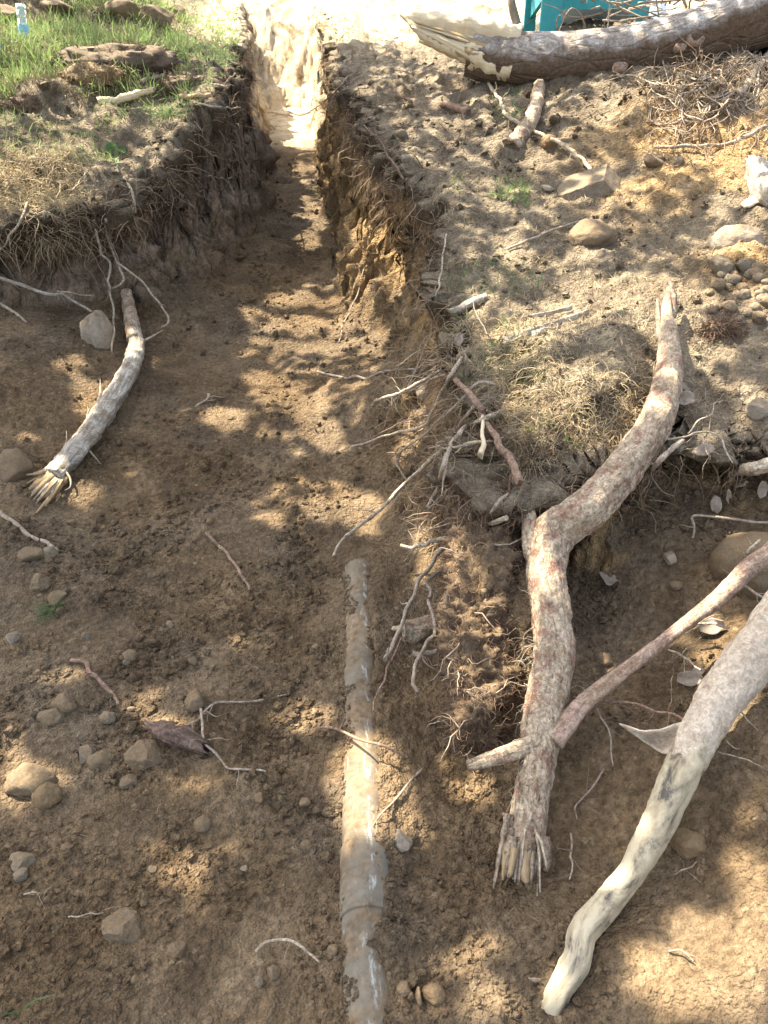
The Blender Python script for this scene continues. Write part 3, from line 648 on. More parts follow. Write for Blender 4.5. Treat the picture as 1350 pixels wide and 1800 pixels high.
TW = [
 ('root_strand','straight reddish root with white snapped tip jutting left from the right bank', [(826,615,.0),(810,624,.05),(774,653,.12),(717,684,.14),(671,700,.16),(654,712,.18)],3.2,2.4,'twigpale',2),
 ('root_strand','brown root bending down into a long white-tipped point over the trench', [(812,628,.02),(794,660,.06),(777,689,.09),(759,724,.10),(746,744,.10),(706,759,.12),(672,770,.13),(615,786,.14)],3.2,1.6,'twigpale',2),
 ('root_strand','longest bare grey root arching from the right bank down over the trench floor', [(884,722,.03),(850,738,.10),(823,749,.14),(806,767,.17),(774,796,.22),(728,836,.27),(683,882,.3),(650,911,.32),(610,940,.33),(587,978,.32)],3.6,2.2,'twigpale',3),
 ('root_strand','thin root that loops back in a hook below the long grey root', [(872,676,.01),(839,674,.06),(794,720,.10),(774,736,.11),(739,769,.13),(701,798,.15),(697,813,.15),(714,844,.14)],2.4,1.2,'twig',1),
 ('root_strand','hair-thin dark root crossing above the hooked root', [(845,727,.03),(788,718,.08),(757,724,.10),(706,744,.12),(650,771,.13),(600,792,.13)],1.3,.8,'twigred',0),
 ('root_strand','stout brown root running down the bank towards the pinkish broken root', [(801,667,.05),(839,707,.07),(850,731,.08),(869,767,.08),(886,793,.07),(899,815,.05),(912,850,.04)],4.0,5.0,'twigred',2),
 ('root_strand','short straight grey root lying level across the others below the white sliver', [(866,775,.06),(830,780,.09),(794,786,.12),(755,787,.15)],1.8,1.5,'twig',0),
 ('root_strand','smooth grey-brown root hanging with a blunt orange end', [(834,713,.06),(805,755,.10),(794,789,.11),(781,827,.11),(766,867,.12),(750,893,.12)],2.6,4.0,'twig',0),
 ('wood_sliver','white split sliver of wood hanging at the bank edge', [(849,731,.09),(848,765,.10),(845,800,.10)],2.2,4.0,'fresh',0),
 ('root_strand','bright pale root jutting level from the top of the root mass', [(890,910,.02),(828,933,.07),(780,948,.10),(757,953,.11),(728,964,.12),(706,960,.13)],4.4,3.2,'twigpale',2),
 ('root_strand','straight twig leaning across the bright pale root', [(893,868,.02),(872,891,.05),(845,918,.08),(815,938,.09)],2.2,2.2,'twig',0),
 ('root_strand','long grey root drooping from the root mass to beside the pipe', [(840,915,.06),(810,940,.08),(777,973,.10),(753,1000,.11),(733,1040,.11),(713,1077,.11),(693,1127,.09),(677,1157,.08)],3.0,2.6,'twig',3),
 ('root_strand','twisted grey root hanging in bends left of the root mass', [(785,996,.04),(752,1022,.09),(758,1043,.10),(753,1067,.10),(767,1113,.10),(747,1137,.10),(730,1170,.09),(727,1197,.08),(733,1217,.07)],2.6,2.4,'twig',1),
 ('root_stub','short peeled root stub poking left below the twisted grey root', [(795,1140,.03),(765,1146,.07),(745,1148,.09),(727,1148,.10)],4.2,4.6,'twig',1),
 ('root_strand','thin brown root reaching down to the right edge of the pipe', [(707,1120,.05),(683,1173,.06),(667,1210,.06),(657,1250,.07)],2.0,1.2,'twigred',2),
 ('twig','reddish twig lying bent across the pipe', [(556,1280,.012),(587,1278,.03),(613,1293,.055),(653,1305,.06),(687,1320,.045),(717,1331,.012)],2.6,2.0,'twigred',2),
 ('twig','dark red twig lying on the trodden floor left of the pipe top', [(363,937,.02),(382,957,.018),(400,973,.015),(425,1010,.012),(440,1037,.008)],3.0,2.6,'twigred',2),
 ('stick','bare grey-brown stick lying on the far left of the floor', [(-20,885,.02),(0,902,.02),(50,937,.02),(101,969,.01)],4.0,3.4,'twig',0),
 ('twig','kinked brown twig half buried on the left floor', [(125,1161,.008),(150,1165,.015),(158,1180,.015),(172,1196,.012),(190,1212,.006),(208,1240,.008)],4.0,3.6,'twigred',0),
 ('twig','thin dark twig curving towards the dark root stump', [(503,1221,.006),(450,1233,.008),(383,1235,.012),(357,1253,.02),(335,1272,.02),(317,1288,.015)],1.6,2.4,'twig',2),
 ('twig','thin brown twig bowed across the floor right of the dark root stump', [(353,1246,.03),(355,1290,.025),(375,1325,.015),(410,1348,.01),(468,1359,.006)],2.6,1.7,'twig',1),
 ('twig','short pale twig arched over the dirt at the bottom', [(450,1673,.008),(465,1656,.02),(500,1655,.03),(528,1663,.025),(545,1677,.012),(562,1692,.003)],3.0,1.8,'twigpale',0),
 ('twig','thin dark twig lying up the lit dirt mound beside the pipe', [(742,1352,.012),(705,1392,.02),(668,1435,.02),(630,1482,.008)],2.0,1.2,'twig',2),
 ('twig','sharply bent bare grey twig on the right slope', [(1372,918,.05),(1320,915,.055),(1275,911,.06),(1222,906,.06),(1219,925,.05),(1217,946,.03)],2.6,2.2,'twig',0),
 ('root_strand','wavy grey root lying along the foot of the right wall', [(559,653,.02),(593,661,.02),(637,664,.02),(667,657,.02),(690,650,.01),(730,648,.0)],2.4,1.6,'twig',1),
 ('root_strand','thin root hanging against the sunlit yellow wall', [(640,474,.01),(630,516,.02),(607,561,.02),(596,603,.01)],1.5,.9,'twig',1),
 ('stick','stubby grey stick end poking out of the grass at the bank edge', [(856,522,.0),(835,530,.03),(812,540,.045),(795,548,.05)],8.0,7.0,'weather',0),
 ('root_strand','long thread of root hanging down the shaded right wall', [(785,412,.02),(775,470,.04),(770,515,.05),(760,565,.06),(742,625,.06),(712,690,.06)],1.5,1.0,'twigpale',1),
 ('root_strand','thick dark root curling over the lip of the right wall', [(709,316,.01),(695,292,.05),(683,276,.06),(677,262,.06),(660,240,.06),(640,221,.05)],2.6,1.4,'finedark',2),
 ('root_strand','dark curved root sticking out over the sunlit far floor', [(612,134,.0),(590,160,.1),(570,178,.2),(550,193,.25),(528,203,.3),(507,196,.35)],1.7,1.2,'finedark',1),
 ('twig','long bare twig leaning down to the grey wedge stone', [(850,136,.05),(866,158,.06),(880,180,.06),(894,205,.06),(935,228,.06),(991,256,.06),(1024,281,.05),(1041,302,.05)],2.8,2.8,'twigpale',3),
 ('stick','reddish peeled stick lying on the dark soil left of the log stub', [(694,168,.02),(733,177,.035),(781,182,.035),(822,196,.02)],3.0,6.0,'twigred',3),
 ('root_stub','mossy upright root stub bracing the underside of the log', [(948,150,.05),(944,175,.06),(936,205,.06),(918,238,.03),(900,256,.0)],11.0,14.0,'bark',0),
 ('stick','grey root lying level on the yellow mound at the right', [(1150,259,.03),(1200,257,.05),(1240,257,.06),(1283,252,.06),(1312,240,.06),(1345,222,.05)],2.6,4.0,'twig',3),
 ('stick','pale thick root slanting down from the right edge below the log', [(1390,60,.1),(1352,96,.1),(1326,128,.09),(1312,152,.06),(1298,168,.02)],8.0,4.5,'twigpale',4),
 ('twig','yellow thin stem rising in front of the log at the right edge', [(1320,122,.08),(1328,88,.1),(1333,68,.14),(1338,40,.2),(1346,-5,.3)],2.0,1.8,'splinter',0),
 ('twig','grey twig lying on the dry turf right of the green clump', [(892,438,.02),(925,424,.025),(961,408,.03),(1000,394,.03),(1033,385,.02)],2.4,1.8,'twig',1),
 ('branch','chunky pale broken branch lying on the left turf', [(172,180,.02),(200,177,.03),(225,171,.035),(248,163,.035),(268,158,.03)],8.0,5.0,'fresh',0),
 ('branch','small bleached stick above the chunky pale branch', [(250,143,.03),(268,138,.03),(288,131,.02)],4.0,2.5,'twigpale',0),
 ('branch','yellowish broken branch end sticking out over the left lip', [(318,170,.02),(345,170,.05),(370,168,.06)],4.5,3.5,'splinter',1),
 ('root_strand','thin pale root jutting right over the trench from the left lip', [(342,180,.02),(375,187,.06),(402,190,.1),(423,189,.12)],2.0,1.2,'twigpale',1),
 ('root_strand','grey-brown root jutting right from the left lip under the grass', [(350,148,.02),(378,150,.06),(400,155,.1)],3.4,2.0,'twig',2),
 ('twig','dark thin twig standing upright in the left turf', [(154,182,.0),(158,160,.03),(163,136,.07),(168,113,.11)],1.8,1.3,'finedark',0),
 ('root_strand','smooth pale root hanging over the dark face of the left bank', [(218,312,.02),(228,330,.04),(234,350,.05),(236,386,.05)],2.2,3.0,'twigpale',0),
 ('root_strand','forked pale root dangling down the dark face of the left bank', [(165,385,.02),(172,420,.05),(180,447,.07),(193,463,.08),(190,497,.10),(196,520,.10),(201,553,.12),(199,587,.13),(196,620,.12)],2.6,1.4,'twigpale',4),
 ('root_strand','second pale root dangling in a wide bend beside the forked one', [(186,385,.02),(190,420,.05),(203,457,.08),(217,483,.09),(214,498,.09),(198,508,.1)],2.2,1.8,'twigpale',2),
 ('root_strand','long thin root arching right from the dangling pair to the slope', [(206,462,.09),(247,493,.1),(277,530,.1),(293,553,.09),(296,568,.08),(284,574,.07)],1.9,1.8,'twigpale',2),
 ('root_strand','bleached frayed stick entering from the left edge above the slope', [(-25,486,.12),(0,490,.12),(40,502,.12),(80,516,.12),(112,519,.12),(135,532,.1),(160,547,.08)],3.6,2.2,'weather',3),
 ('root_strand','thin forked end beside the bleached frayed stick', [(100,512,.12),(130,517,.12),(164,520,.12)],1.4,.9,'twigpale',1),
 ('root_strand','white root tip at the left edge below the bleached stick', [(-20,530,.08),(0,534,.07),(25,548,.05),(46,566,.01)],3.2,2.0,'twigpale',1),
 ('root_strand','straggling pale root hanging at the left edge of the photo', [(52,350,.02),(40,375,.06),(25,405,.08),(8,430,.1),(-5,445,.1)],2.2,1.4,'twigpale',3),
 ('root_strand','stiff reddish root slanting down from the left turf', [(170,285,.01),(150,305,.05),(138,322,.06),(128,336,.06)],1.6,1.6,'twig',1),
 ('root_strand','thin root thread crossing the foot of the left wall', [(366,309,.02),(390,312,.03),(422,311,.03)],1.3,.9,'twigpale',0),
 ('twig','stubby pale twig by the lit hole on the left floor', [(343,716,.0),(355,708,.01),(365,702,.025),(367,693,.035)],2.0,2.6,'twigpale',0),
 ('twig','fine pale rootlet branching over the cavity right of the pinkish root', [(1165,773,.03),(1205,768,.05),(1222,762,.06),(1245,763,.06),(1266,775,.05),(1275,792,.04),(1288,815,.02)],2.0,1.4,'twigpale',5),
 ('twig','wiry rootlet dangling into the cavity beside the dry leaves', [(1236,768,.06),(1238,785,.05),(1250,802,.05),(1260,822,.04),(1263,850,.02)],1.7,1.2,'twigpale',3),
 ('twig','wiry rootlet forking upwards out of the cavity edge', [(1210,762,.04),(1228,742,.05),(1245,727,.06),(1258,708,.06),(1270,703,.05)],1.5,1.0,'twigpale',3),
 ('branch','dark straight root behind the pinkish root', [(1100,865,.02),(1130,838,.05),(1160,810,.06),(1198,775,.04)],5.5,5.0,'twig',2),
 ('root_strand','thin brown root hanging from the red branch over the lit dirt', [(1050,1245,.07),(1066,1275,.06),(1075,1310,.03),(1078,1345,.02)],1.9,1.3,'twig',2),
 ('root_strand','wandering thin root on the dirt below the red branch', [(1062,1352,.01),(1040,1385,.02),(1018,1415,.015),(1014,1440,.012)],1.8,1.2,'twig',2),
 ('root_strand','small root tassel on the dirt right of the splintered root base', [(1003,1465,.015),(1005,1500,.025),(1008,1520,.02),(1000,1545,.008)],2.2,1.6,'twig',4),
 ('root_strand','thin reddish side root crossing from the red branch to the peeling root', [(1005,1225,.08),(1060,1232,.09),(1120,1236,.1),(1165,1250,.1),(1205,1268,.1)],2.4,1.8,'twigred',3),
 ('root_strand','short white rootlet on the red branch', [(1210,1097,.1),(1240,1094,.11),(1262,1097,.11),(1281,1104,.1)],2.8,1.6,'twigpale',0),
 ('root_strand','white rootlet under the red branch pointing down right', [(1175,1143,.09),(1195,1153,.09),(1215,1165,.08),(1232,1178,.07)],2.2,1.6,'twigpale',1),
 ('twig','pale rootlet stretching right from the upper red branch', [(1290,1040,.1),(1310,1037,.1),(1335,1046,.09),(1365,1060,.08)],2.6,1.8,'twigpale',1),
 ('twig','upright pale spur on the upper red branch', [(1312,1010,.13),(1316,985,.16),(1322,965,.19),(1338,950,.2)],3.4,3.0,'twigpale',0),
 ('twig','tiny pale forked rootlet on the lower right dirt', [(1175,1672,.005),(1200,1672,.02),(1218,1690,.01)],2.0,1.2,'twigpale',2),
 ('twig','thin curved rootlet on the right dirt beside the peeled root', [(1185,1536,.006),(1205,1533,.015),(1225,1515,.008)],1.5,1.0,'twig',0),
 ('twig','hair-thin pale stem lying left of the lower angular stone', [(120,1613,.006),(150,1612,.012),(183,1603,.008)],1.6,1.0,'twigpale',0),
 ('twig','fine bowed stem over the dirt below the far left stones', [(42,1572,.005),(65,1571,.014),(82,1566,.006)],1.5,.8,'twigpale',0),
]
for k, (nm, lb, L, r0, r1, mt, sp) in enumerate(TW):
    if r0 < 5: sp = sp+2
    if k < 13: r0, r1, L = r0*1.25, r1*1.3, [(u, v, l+.025) for u, v, l in L]
    twig(nm, lb, L, r0, r1, mt, nm.replace('_', ' ').replace('root strand', 'root').replace('root stub', 'root').replace('wood sliver', 'splinter'), sp, k+1, .22 if r0 > 3 else .12)
def chunk(name, label, cat, L, rr, m1, seed, ends='splinter', spl=4):
    P = [on(u, v, l) for u, v, l in L]; wd = proj(P[0])[2][0]/FPX
    t = thing(name, label, cat, P[0]); mb = MB(); mb.put(*tube(P, [r*wd for r in rr], 34, 18, .22, 0, .7, seed, lobes=.10, ridge=.10, knots=4)); mb.build('bark', M[m1], t)
    rg = np.random.default_rng(seed); d = P[0]-P[1]; d /= np.linalg.norm(d)
    for j in range(spl):
        o = rg.normal(size=3)*rr[0]*wd*.45; mb = MB(); blade(mb, [P[0]+o-d*.02, P[0]+o+d*.008, P[0]+o*1.2+d*rg.uniform(.015, .04)], rr[0]*wd*.7, .004, seed+j); mb.build('splinter', M[ends], t)
    return t
chunk('root_stump', 'dark brown broken root piece with torn left end lying on the floor', 'root', [(268,1278,.02),(295,1292,.03),(322,1302,.028),(352,1312,.01)], [11, 15, 14, 15, 13, 11], 'stump', 71, 'twigred', 9)
chunk('broken_stick', 'short snapped stick with pale broken end beside the root mass', 'stick', [(708,1105,.06),(735,1102,.05),(775,1096,.0)], [14, 15, 15], 'bark', 72, 'fresh')
chunk('rotten_wood', 'white crumbling piece of rotten wood at the right edge', 'wood', [(1322,285,.03),(1335,310,.05),(1345,335,.05),(1375,350,.04)], [10, 19, 15, 19, 14], 'weather', 73, 'weather', 6)
chunk('root_end', 'pale cut root end at the right edge above the dry leaves', 'root', [(1290,828,.04),(1320,822,.05),(1370,812,.05)], [8, 9, 10], 'twigpale', 74, 'fresh', 2)
sheet('wood_splinter', M['fresh'], [[on(1300,360,.04), on(1325,345,.06), on(1350,335,.06)], [on(1310,364,.03), on(1332,352,.05), on(1352,345,.05)], [on(1318,362,.02), on(1335,356,.03), on(1354,352,.03)]], None, .01, label='flat bleached splinter below the white rotten wood', cat='splinter')
for lb, L, wpx in [('longer grey bark strip lying in the sunlit dry turf', [(885,600,.01),(940,580,.015),(990,565,.015),(1035,548,.01)], 12), ('shorter grey bark strip above the longer one in the dry turf', [(925,558,.01),(965,551,.015),(1005,541,.01)], 6),
                   ('pale curled bark strip lying below the longer grey one', [(930,590,.006),(955,582,.012),(985,578,.006)], 10)]:
    P = [on(*q) for q in L]; wd = wpx*proj(P[0])[2][0]/FPX; s = UPV*wd
    sheet('bark_strip', M['weather'], [[p+s*.5 for p in P], [p+np.array([0, 0, .006]) for p in P], [p-s*.5 for p in P]], None, .003, label=lb, cat='bark strip')
# ------------------------------------------------------------------ fallen log, chair and other things on the upper ground
lw = [proj(hit(u, v))[2][0] for u, v in ((870,150),(950,156),(1130,140),(1350,118))]
print('log depths', lw)
wl = np.clip(np.array(lw), 3.7, 5.0)
AX = [(830,88,41),(870,101,42),(950,107,43),(1050,102,43),(1130,91,43),(1240,64,44),(1350,28,50),(1480,-22,60),(1700,-90,66)]
wdl = lambda u: np.interp(u, [800, 900, 1130, 1350, 1700], [wl[1]+.12, wl[1]+.1, (wl[1]*.5+wl[2]*.5)+.08, wl[2]*.6+wl[3]*.4+.1, wl[3]+.1])
lg = thing('fallen_log', 'thick grey-barked fallen log with torn yellow left end lying across the upper bank', 'log', pw(950, 150, wdl(950)))
P = [pw(u, v, wdl(u)) for u, v, r in AX]; R = [r*wdl(u)/FPX for u, v, r in AX]
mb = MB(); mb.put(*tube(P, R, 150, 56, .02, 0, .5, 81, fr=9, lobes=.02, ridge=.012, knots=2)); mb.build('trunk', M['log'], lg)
rg = np.random.default_rng(82); d = P[0]-P[1]; d /= np.linalg.norm(d)
mb = MB(); L = [(905,100,.0,43),(860,88,-.01,40),(815,72,-.03,36),(770,56,-.05,27),(735,40,-.06,15),(712,28,-.06,5)]
P2 = [pw(u, v, wdl(u)+a) for u, v, a, q in L]; mb.put(*tube(P2, [q*wdl(u)/FPX for u, v, a, q in L], 40, 26, .22, 0, 1.0, 84, fr=9, lobes=.16)); mb.build('torn_end', M['fresh'], lg)
for j in range(26):
    q = rg.uniform(-1, 1); v0 = 90+q*34; u0 = rg.uniform(830, 890); u1 = rg.uniform(715, 810); v1 = np.interp(u1, [712, 810], [30, 85])+q*rg.uniform(8, 30)
    mb = MB(); dz = -.12*math.sqrt(1-q*q)+.01; blade(mb, [pw(u0, v0, wdl(u0)+dz), pw((u0+u1)/2, (v0+v1)/2-2, wdl(u0)+dz-.01), pw(u1, v1, wdl(u0)+dz*.5-.03)], rg.uniform(.02, .05), .015, 600+j); mb.build('splinter', M[['fresh', 'splinter'][j % 4 == 3]], lg)
for u, v, rr in [(1222,70,12),(1195,84,8),(1090,118,10),(1260,42,8)]:
    c = pw(u, v, wdl(u)-.125); mb = MB(); a = np.linspace(0, 2*math.pi, 13)[:-1]; r = rr*wdl(u)/FPX
    ring = np.array([c+RT*math.cos(q)*r*1.3+UPV*math.sin(q)*r*.8-FW*(.012+.004*math.sin(3*q)) for q in a]); V_ = np.vstack([ring+FW*.03, ring, [c+FW*.004]])
    q = np.arange(12); q2 = (q+1) % 12; mb.put(V_, np.stack([q, q2, q2+12, q+12], 1), np.stack([q+12, q2+12, np.full(12, 24)], 1)); mb.build('knot', M['barkred'], lg)
def box(mb, a, b, wd, th, up=(0, 0, 1)):
    """a board from a to b, width wd, thickness th"""
    a = np.array(a, float); b = np.array(b, float); t = (b-a)/np.linalg.norm(b-a); s = np.cross(t, up); s /= np.linalg.norm(s); n = np.cross(s, t); V_ = []
    for p in (a, b):
        for i, j in ((-1, -1), (1, -1), (1, 1), (-1, 1)): V_.append(p+s*wd/2*i+n*th/2*j)
    mb.put(V_, [[0, 1, 5, 4], [1, 2, 6, 5], [2, 3, 7, 6], [3, 0, 4, 7], [3, 2, 1, 0], [4, 5, 6, 7]])
cb = hit(965, 60); cw = proj(cb)[2][0]; print('chair at', cb, cw)
ch = thing('garden_chair', 'teal painted wooden garden chair behind the log, mostly above the frame', 'chair', cb)
def cp(x, y, z): return cb+RT*x+np.array([math.sin(YAW), math.cos(YAW), 0])*y+np.array([0, 0, z])
for (x, y, hh, wd) in ((0, 0, .55, .15), (.62, .0, .55, .15), (-.06, .55, .38, .09), (.6, .55, .38, .09)):
    mb = MB(); box(mb, cp(x, y, -.04), cp(x, y, hh), wd, .03, (0, 1, .2)); mb.build('leg', M['teal'], ch, smooth=False)
mb = MB(); box(mb, cp(-.06, .62, .12), cp(.0, -.03, .36), .12, .03, (1, 0, 0)); mb.build('side_rail', M['teal'], ch, smooth=False)
mb = MB(); box(mb, cp(.05, .03, .20), cp(.62, .03, .20), .10, .025, (0, 1, 0)); mb.build('front_rail', M['teal'], ch, smooth=False)
for j in range(5):
    mb = MB(); box(mb, cp(-.05, .03+.11*j, .37-.03*j), cp(.68, .03+.11*j, .37-.03*j), .09, .02); mb.build('seat_slat', M['teal'], ch, smooth=False)
for j in range(5):
    mb = MB(); box(mb, cp(.03+.14*j, .56, .22), cp(.03+.14*j, .86, 1.05), .12, .02, (0, 1, 0)); mb.build('back_slat', M['teal'], ch, smooth=False)
for x in (-.03, .65):
    mb = MB(); box(mb, cp(x, -.06, .57), cp(x, .6, .55), .13, .022); mb.build('arm_rest', M['teal'], ch, smooth=False)
bw = proj(hit(905, 62))[2][0]
mb = MB(); mb.put(*tube([pw(915, 66, bw), pw(908, 40, bw+.03), pw(900, 10, bw+.05), pw(893, -40, bw+.08), pw(880, -160, bw+.1)], [.036, .032, .03, .027, .02], 30, 12, .12, 0, 0, 90))
mb.build('dead_sapling', M['trunk'], label='thin grey dead trunk standing behind the torn end of the log', cat='trunk')
# plastic bottle in the grass
m_, nt_, b_ = mat('clear_plastic', .12, .5); b_.inputs['Base Color'].default_value = (.72, .86, .90, 1); b_.inputs['Transmission Weight'].default_value = .75; b_.inputs['IOR'].default_value = 1.3; M['plastic'] = m_
m_, nt_, b_ = mat('blue_label', .45, .4); b_.inputs['Base Color'].default_value = (.22, .50, .66, 1); M['label'] = m_
def lathe(prof, n=20):
    a = np.linspace(0, 2*math.pi, n, endpoint=False); V_ = np.array([[r*math.cos(q), r*math.sin(q), z] for r, z in prof for q in a])
    i = np.arange(len(prof)-1)[:, None]*n; k = np.arange(n)[None]; k2 = (k+1) % n
    return V_, np.stack([i+k, i+k2, i+n+k2, i+n+k], 2).reshape(-1, 4)
def bottle(u, v, label, tilt, px_h=58):
    c = hit(u, v); wd = proj(c)[2][0]; h = max(.22, px_h*wd/FPX); s = h/.26; c = c-np.array([0, 0, .01])
    bt = thing('plastic_bottle', label, 'bottle', c)
    ax = np.array([tilt, .05, 1.0]); ax /= np.linalg.norm(ax); xx = np.cross([0, 1, 0], ax); xx /= np.linalg.norm(xx); yy = np.cross(ax, xx); B_ = np.stack([xx, yy, ax])
    for nm, prof, mt in (('body', [(.0, .26), (.030, .258), (.036, .250), (.037, .22), (.034, .215), (.037, .21), (.037, .17), (.034, .165), (.036, .16), (.036, .12)], 'plastic'),
                         ('label', [(.0368, .121), (.0372, .12), (.0372, .07), (.0368, .069)], 'label'), ('shoulder', [(.036, .07), (.037, .05), (.028, .025), (.014, .008), (.013, .0), (0, 0)], 'plastic')):
        v_, q_ = lathe([(r*s, z*s) for r, z in prof]); v_ = v_*(1+.06*pn(v_*30)[:, None]); mb = MB(); mb.put(c+v_@B_, q_); mb.build(nm, M[mt], bt)
bottle(44, 72, 'clear plastic bottle with blue label standing upside down in the left grass', .08)
bottle(-2, 100, 'bluish clear bottle cut off by the left edge in the grass', -.1, 50)
# crumpled plastic behind the log
m_, nt_, b_ = mat('white_plastic', .35, .4); b_.inputs['Base Color'].default_value = (.72, .78, .82, 1); M['sheet'] = m_
c = hit(1060, 40); g = []
for a in range(5): g.append([c+RT*(x*.16-.3)+np.array([.02, 1, 0])*(a*.1)+np.array([0, 0, .06+.14*math.sin(a*1.1+x)+.05*x % .11]) for x in range(6)])
sheet('plastic_sheet', M['sheet'], g, None, .004, label='crumpled clear plastic sheet behind the log beside the teal chair', cat='plastic sheet')
mb = MB(); c = hit(1062, 30)+np.array([0, 0, .22]); v_, q_ = lathe([(0, .07), (.06, .06), (.10, .02), (.11, -.03), (.09, -.08), (.0, -.1)]); mb.put(c+v_, q_)
m_, nt_, b_ = mat('aqua_plastic', .4, .4); b_.inputs['Base Color'].default_value = (.08, .55, .62, 1); M['aqua'] = m_
mb.build('plastic_tub', M['aqua'], label='bright aqua plastic tub behind the log at the top edge', cat='tub')
# ------------------------------------------------------------------ stones
def ico(sub):
    t = (1+5**.5)/2; Vv = [(-1,t,0),(1,t,0),(-1,-t,0),(1,-t,0),(0,-1,t),(0,1,t),(0,-1,-t),(0,1,-t),(t,0,-1),(t,0,1),(-t,0,-1),(-t,0,1)]
    Vv = [np.array(v, float)/np.linalg.norm(v) for v in Vv]
    F = [(0,11,5),(0,5,1),(0,1,7),(0,7,10),(0,10,11),(1,5,9),(5,11,4),(11,10,2),(10,7,6),(7,1,8),(3,9,4),(3,4,2),(3,2,6),(3,6,8),(3,8,9),(4,9,5),(2,4,11),(6,2,10),(8,6,7),(9,8,1)]
    for _ in range(sub):
        mid = {}; N = []
        def m2(a, b):
            k = (min(a, b), max(a, b))
            if k not in mid:
                q = Vv[a]+Vv[b]; Vv.append(q/np.linalg.norm(q)); mid[k] = len(Vv)-1
            return mid[k]
        for a, b, c in F:
            x, y, z = m2(a, b), m2(b, c), m2(c, a); N += [(a, x, z), (b, y, x), (c, z, y), (x, y, z)]
        F = N
    return np.array(Vv), np.array(F)
ICO = {k: ico(k) for k in (0, 1, 2, 3)}
WEDGE = [((-.55, -.25, .80), .42), ((.80, -.30, .52), .50), ((-.10, -.98, .05), .55), ((.1, .9, .3), .6), ((-.9, .2, .1), .9), ((.3, -.8, -.2), .62)]
def rock_shape(seed, ang, sub=3):
    v, f = ICO[sub]; v = v.copy(); rg = np.random.default_rng(seed)
    for _ in range(int(6+ang*12)):
        n = rg.normal(size=3); n /= np.linalg.norm(n); h = rg.uniform(.55, .9) if ang > .4 else rg.uniform(.75, .97)
        d = v@n-h; v = v-np.outer(np.clip(d, 0, None)*(.8+.2*ang), n)
    if ang > .95:
        v = ICO[3][0].copy(); f = ICO[3][1]
        for n, h in WEDGE:
            n = np.array(n)/np.linalg.norm(n); v = v-np.outer(np.clip(v@n-h, 0, None), n)
        return v*(1+.03*fbm(v, 4, 3, .6, 3.))[:, None]*np.array([1.15, 1.3, 1.35]), f
    v = v*(1+.10*fbm(v, 1.3, 2, .5, seed*.37)+.06*fbm(v, 4, 3, .6, seed*.9))[:, None]; return v, f
def stone(u, v, wpx, hpx, label, mt='stone', ang=.5, seed=0, name='stone', cat='stone', group=None, sink=.3, rotz=0.0, lift=0.0):
    h = hit(u, v+hpx*.15); wd = proj(h)[2][0]; rx = wpx/2*wd/FPX; rz = hpx/2*wd/FPX
    vv, f = rock_shape(seed, ang, 3 if wpx > 22 else 2); rg = np.random.default_rng(seed+50)
    vv = vv*np.array([rx*1.08, (rx+rz)*.55, rz*1.05]); a = rotz; vv = vv@np.array([[math.cos(a), 0, -math.sin(a)], [0, 1, 0], [math.sin(a), 0, math.cos(a)]])
    yaw = YAW+rg.uniform(-.2, .2); vv = vv@np.array([[math.cos(yaw), -math.sin(yaw), 0], [math.sin(yaw), math.cos(yaw), 0], [0, 0, 1]])
    c = h+np.array([0, 0, rz*(1-2*sink)*.6+lift])
    return add(name, c+vv, f, M[mt], smooth=ang < .75, label=label, cat=cat, group=group)
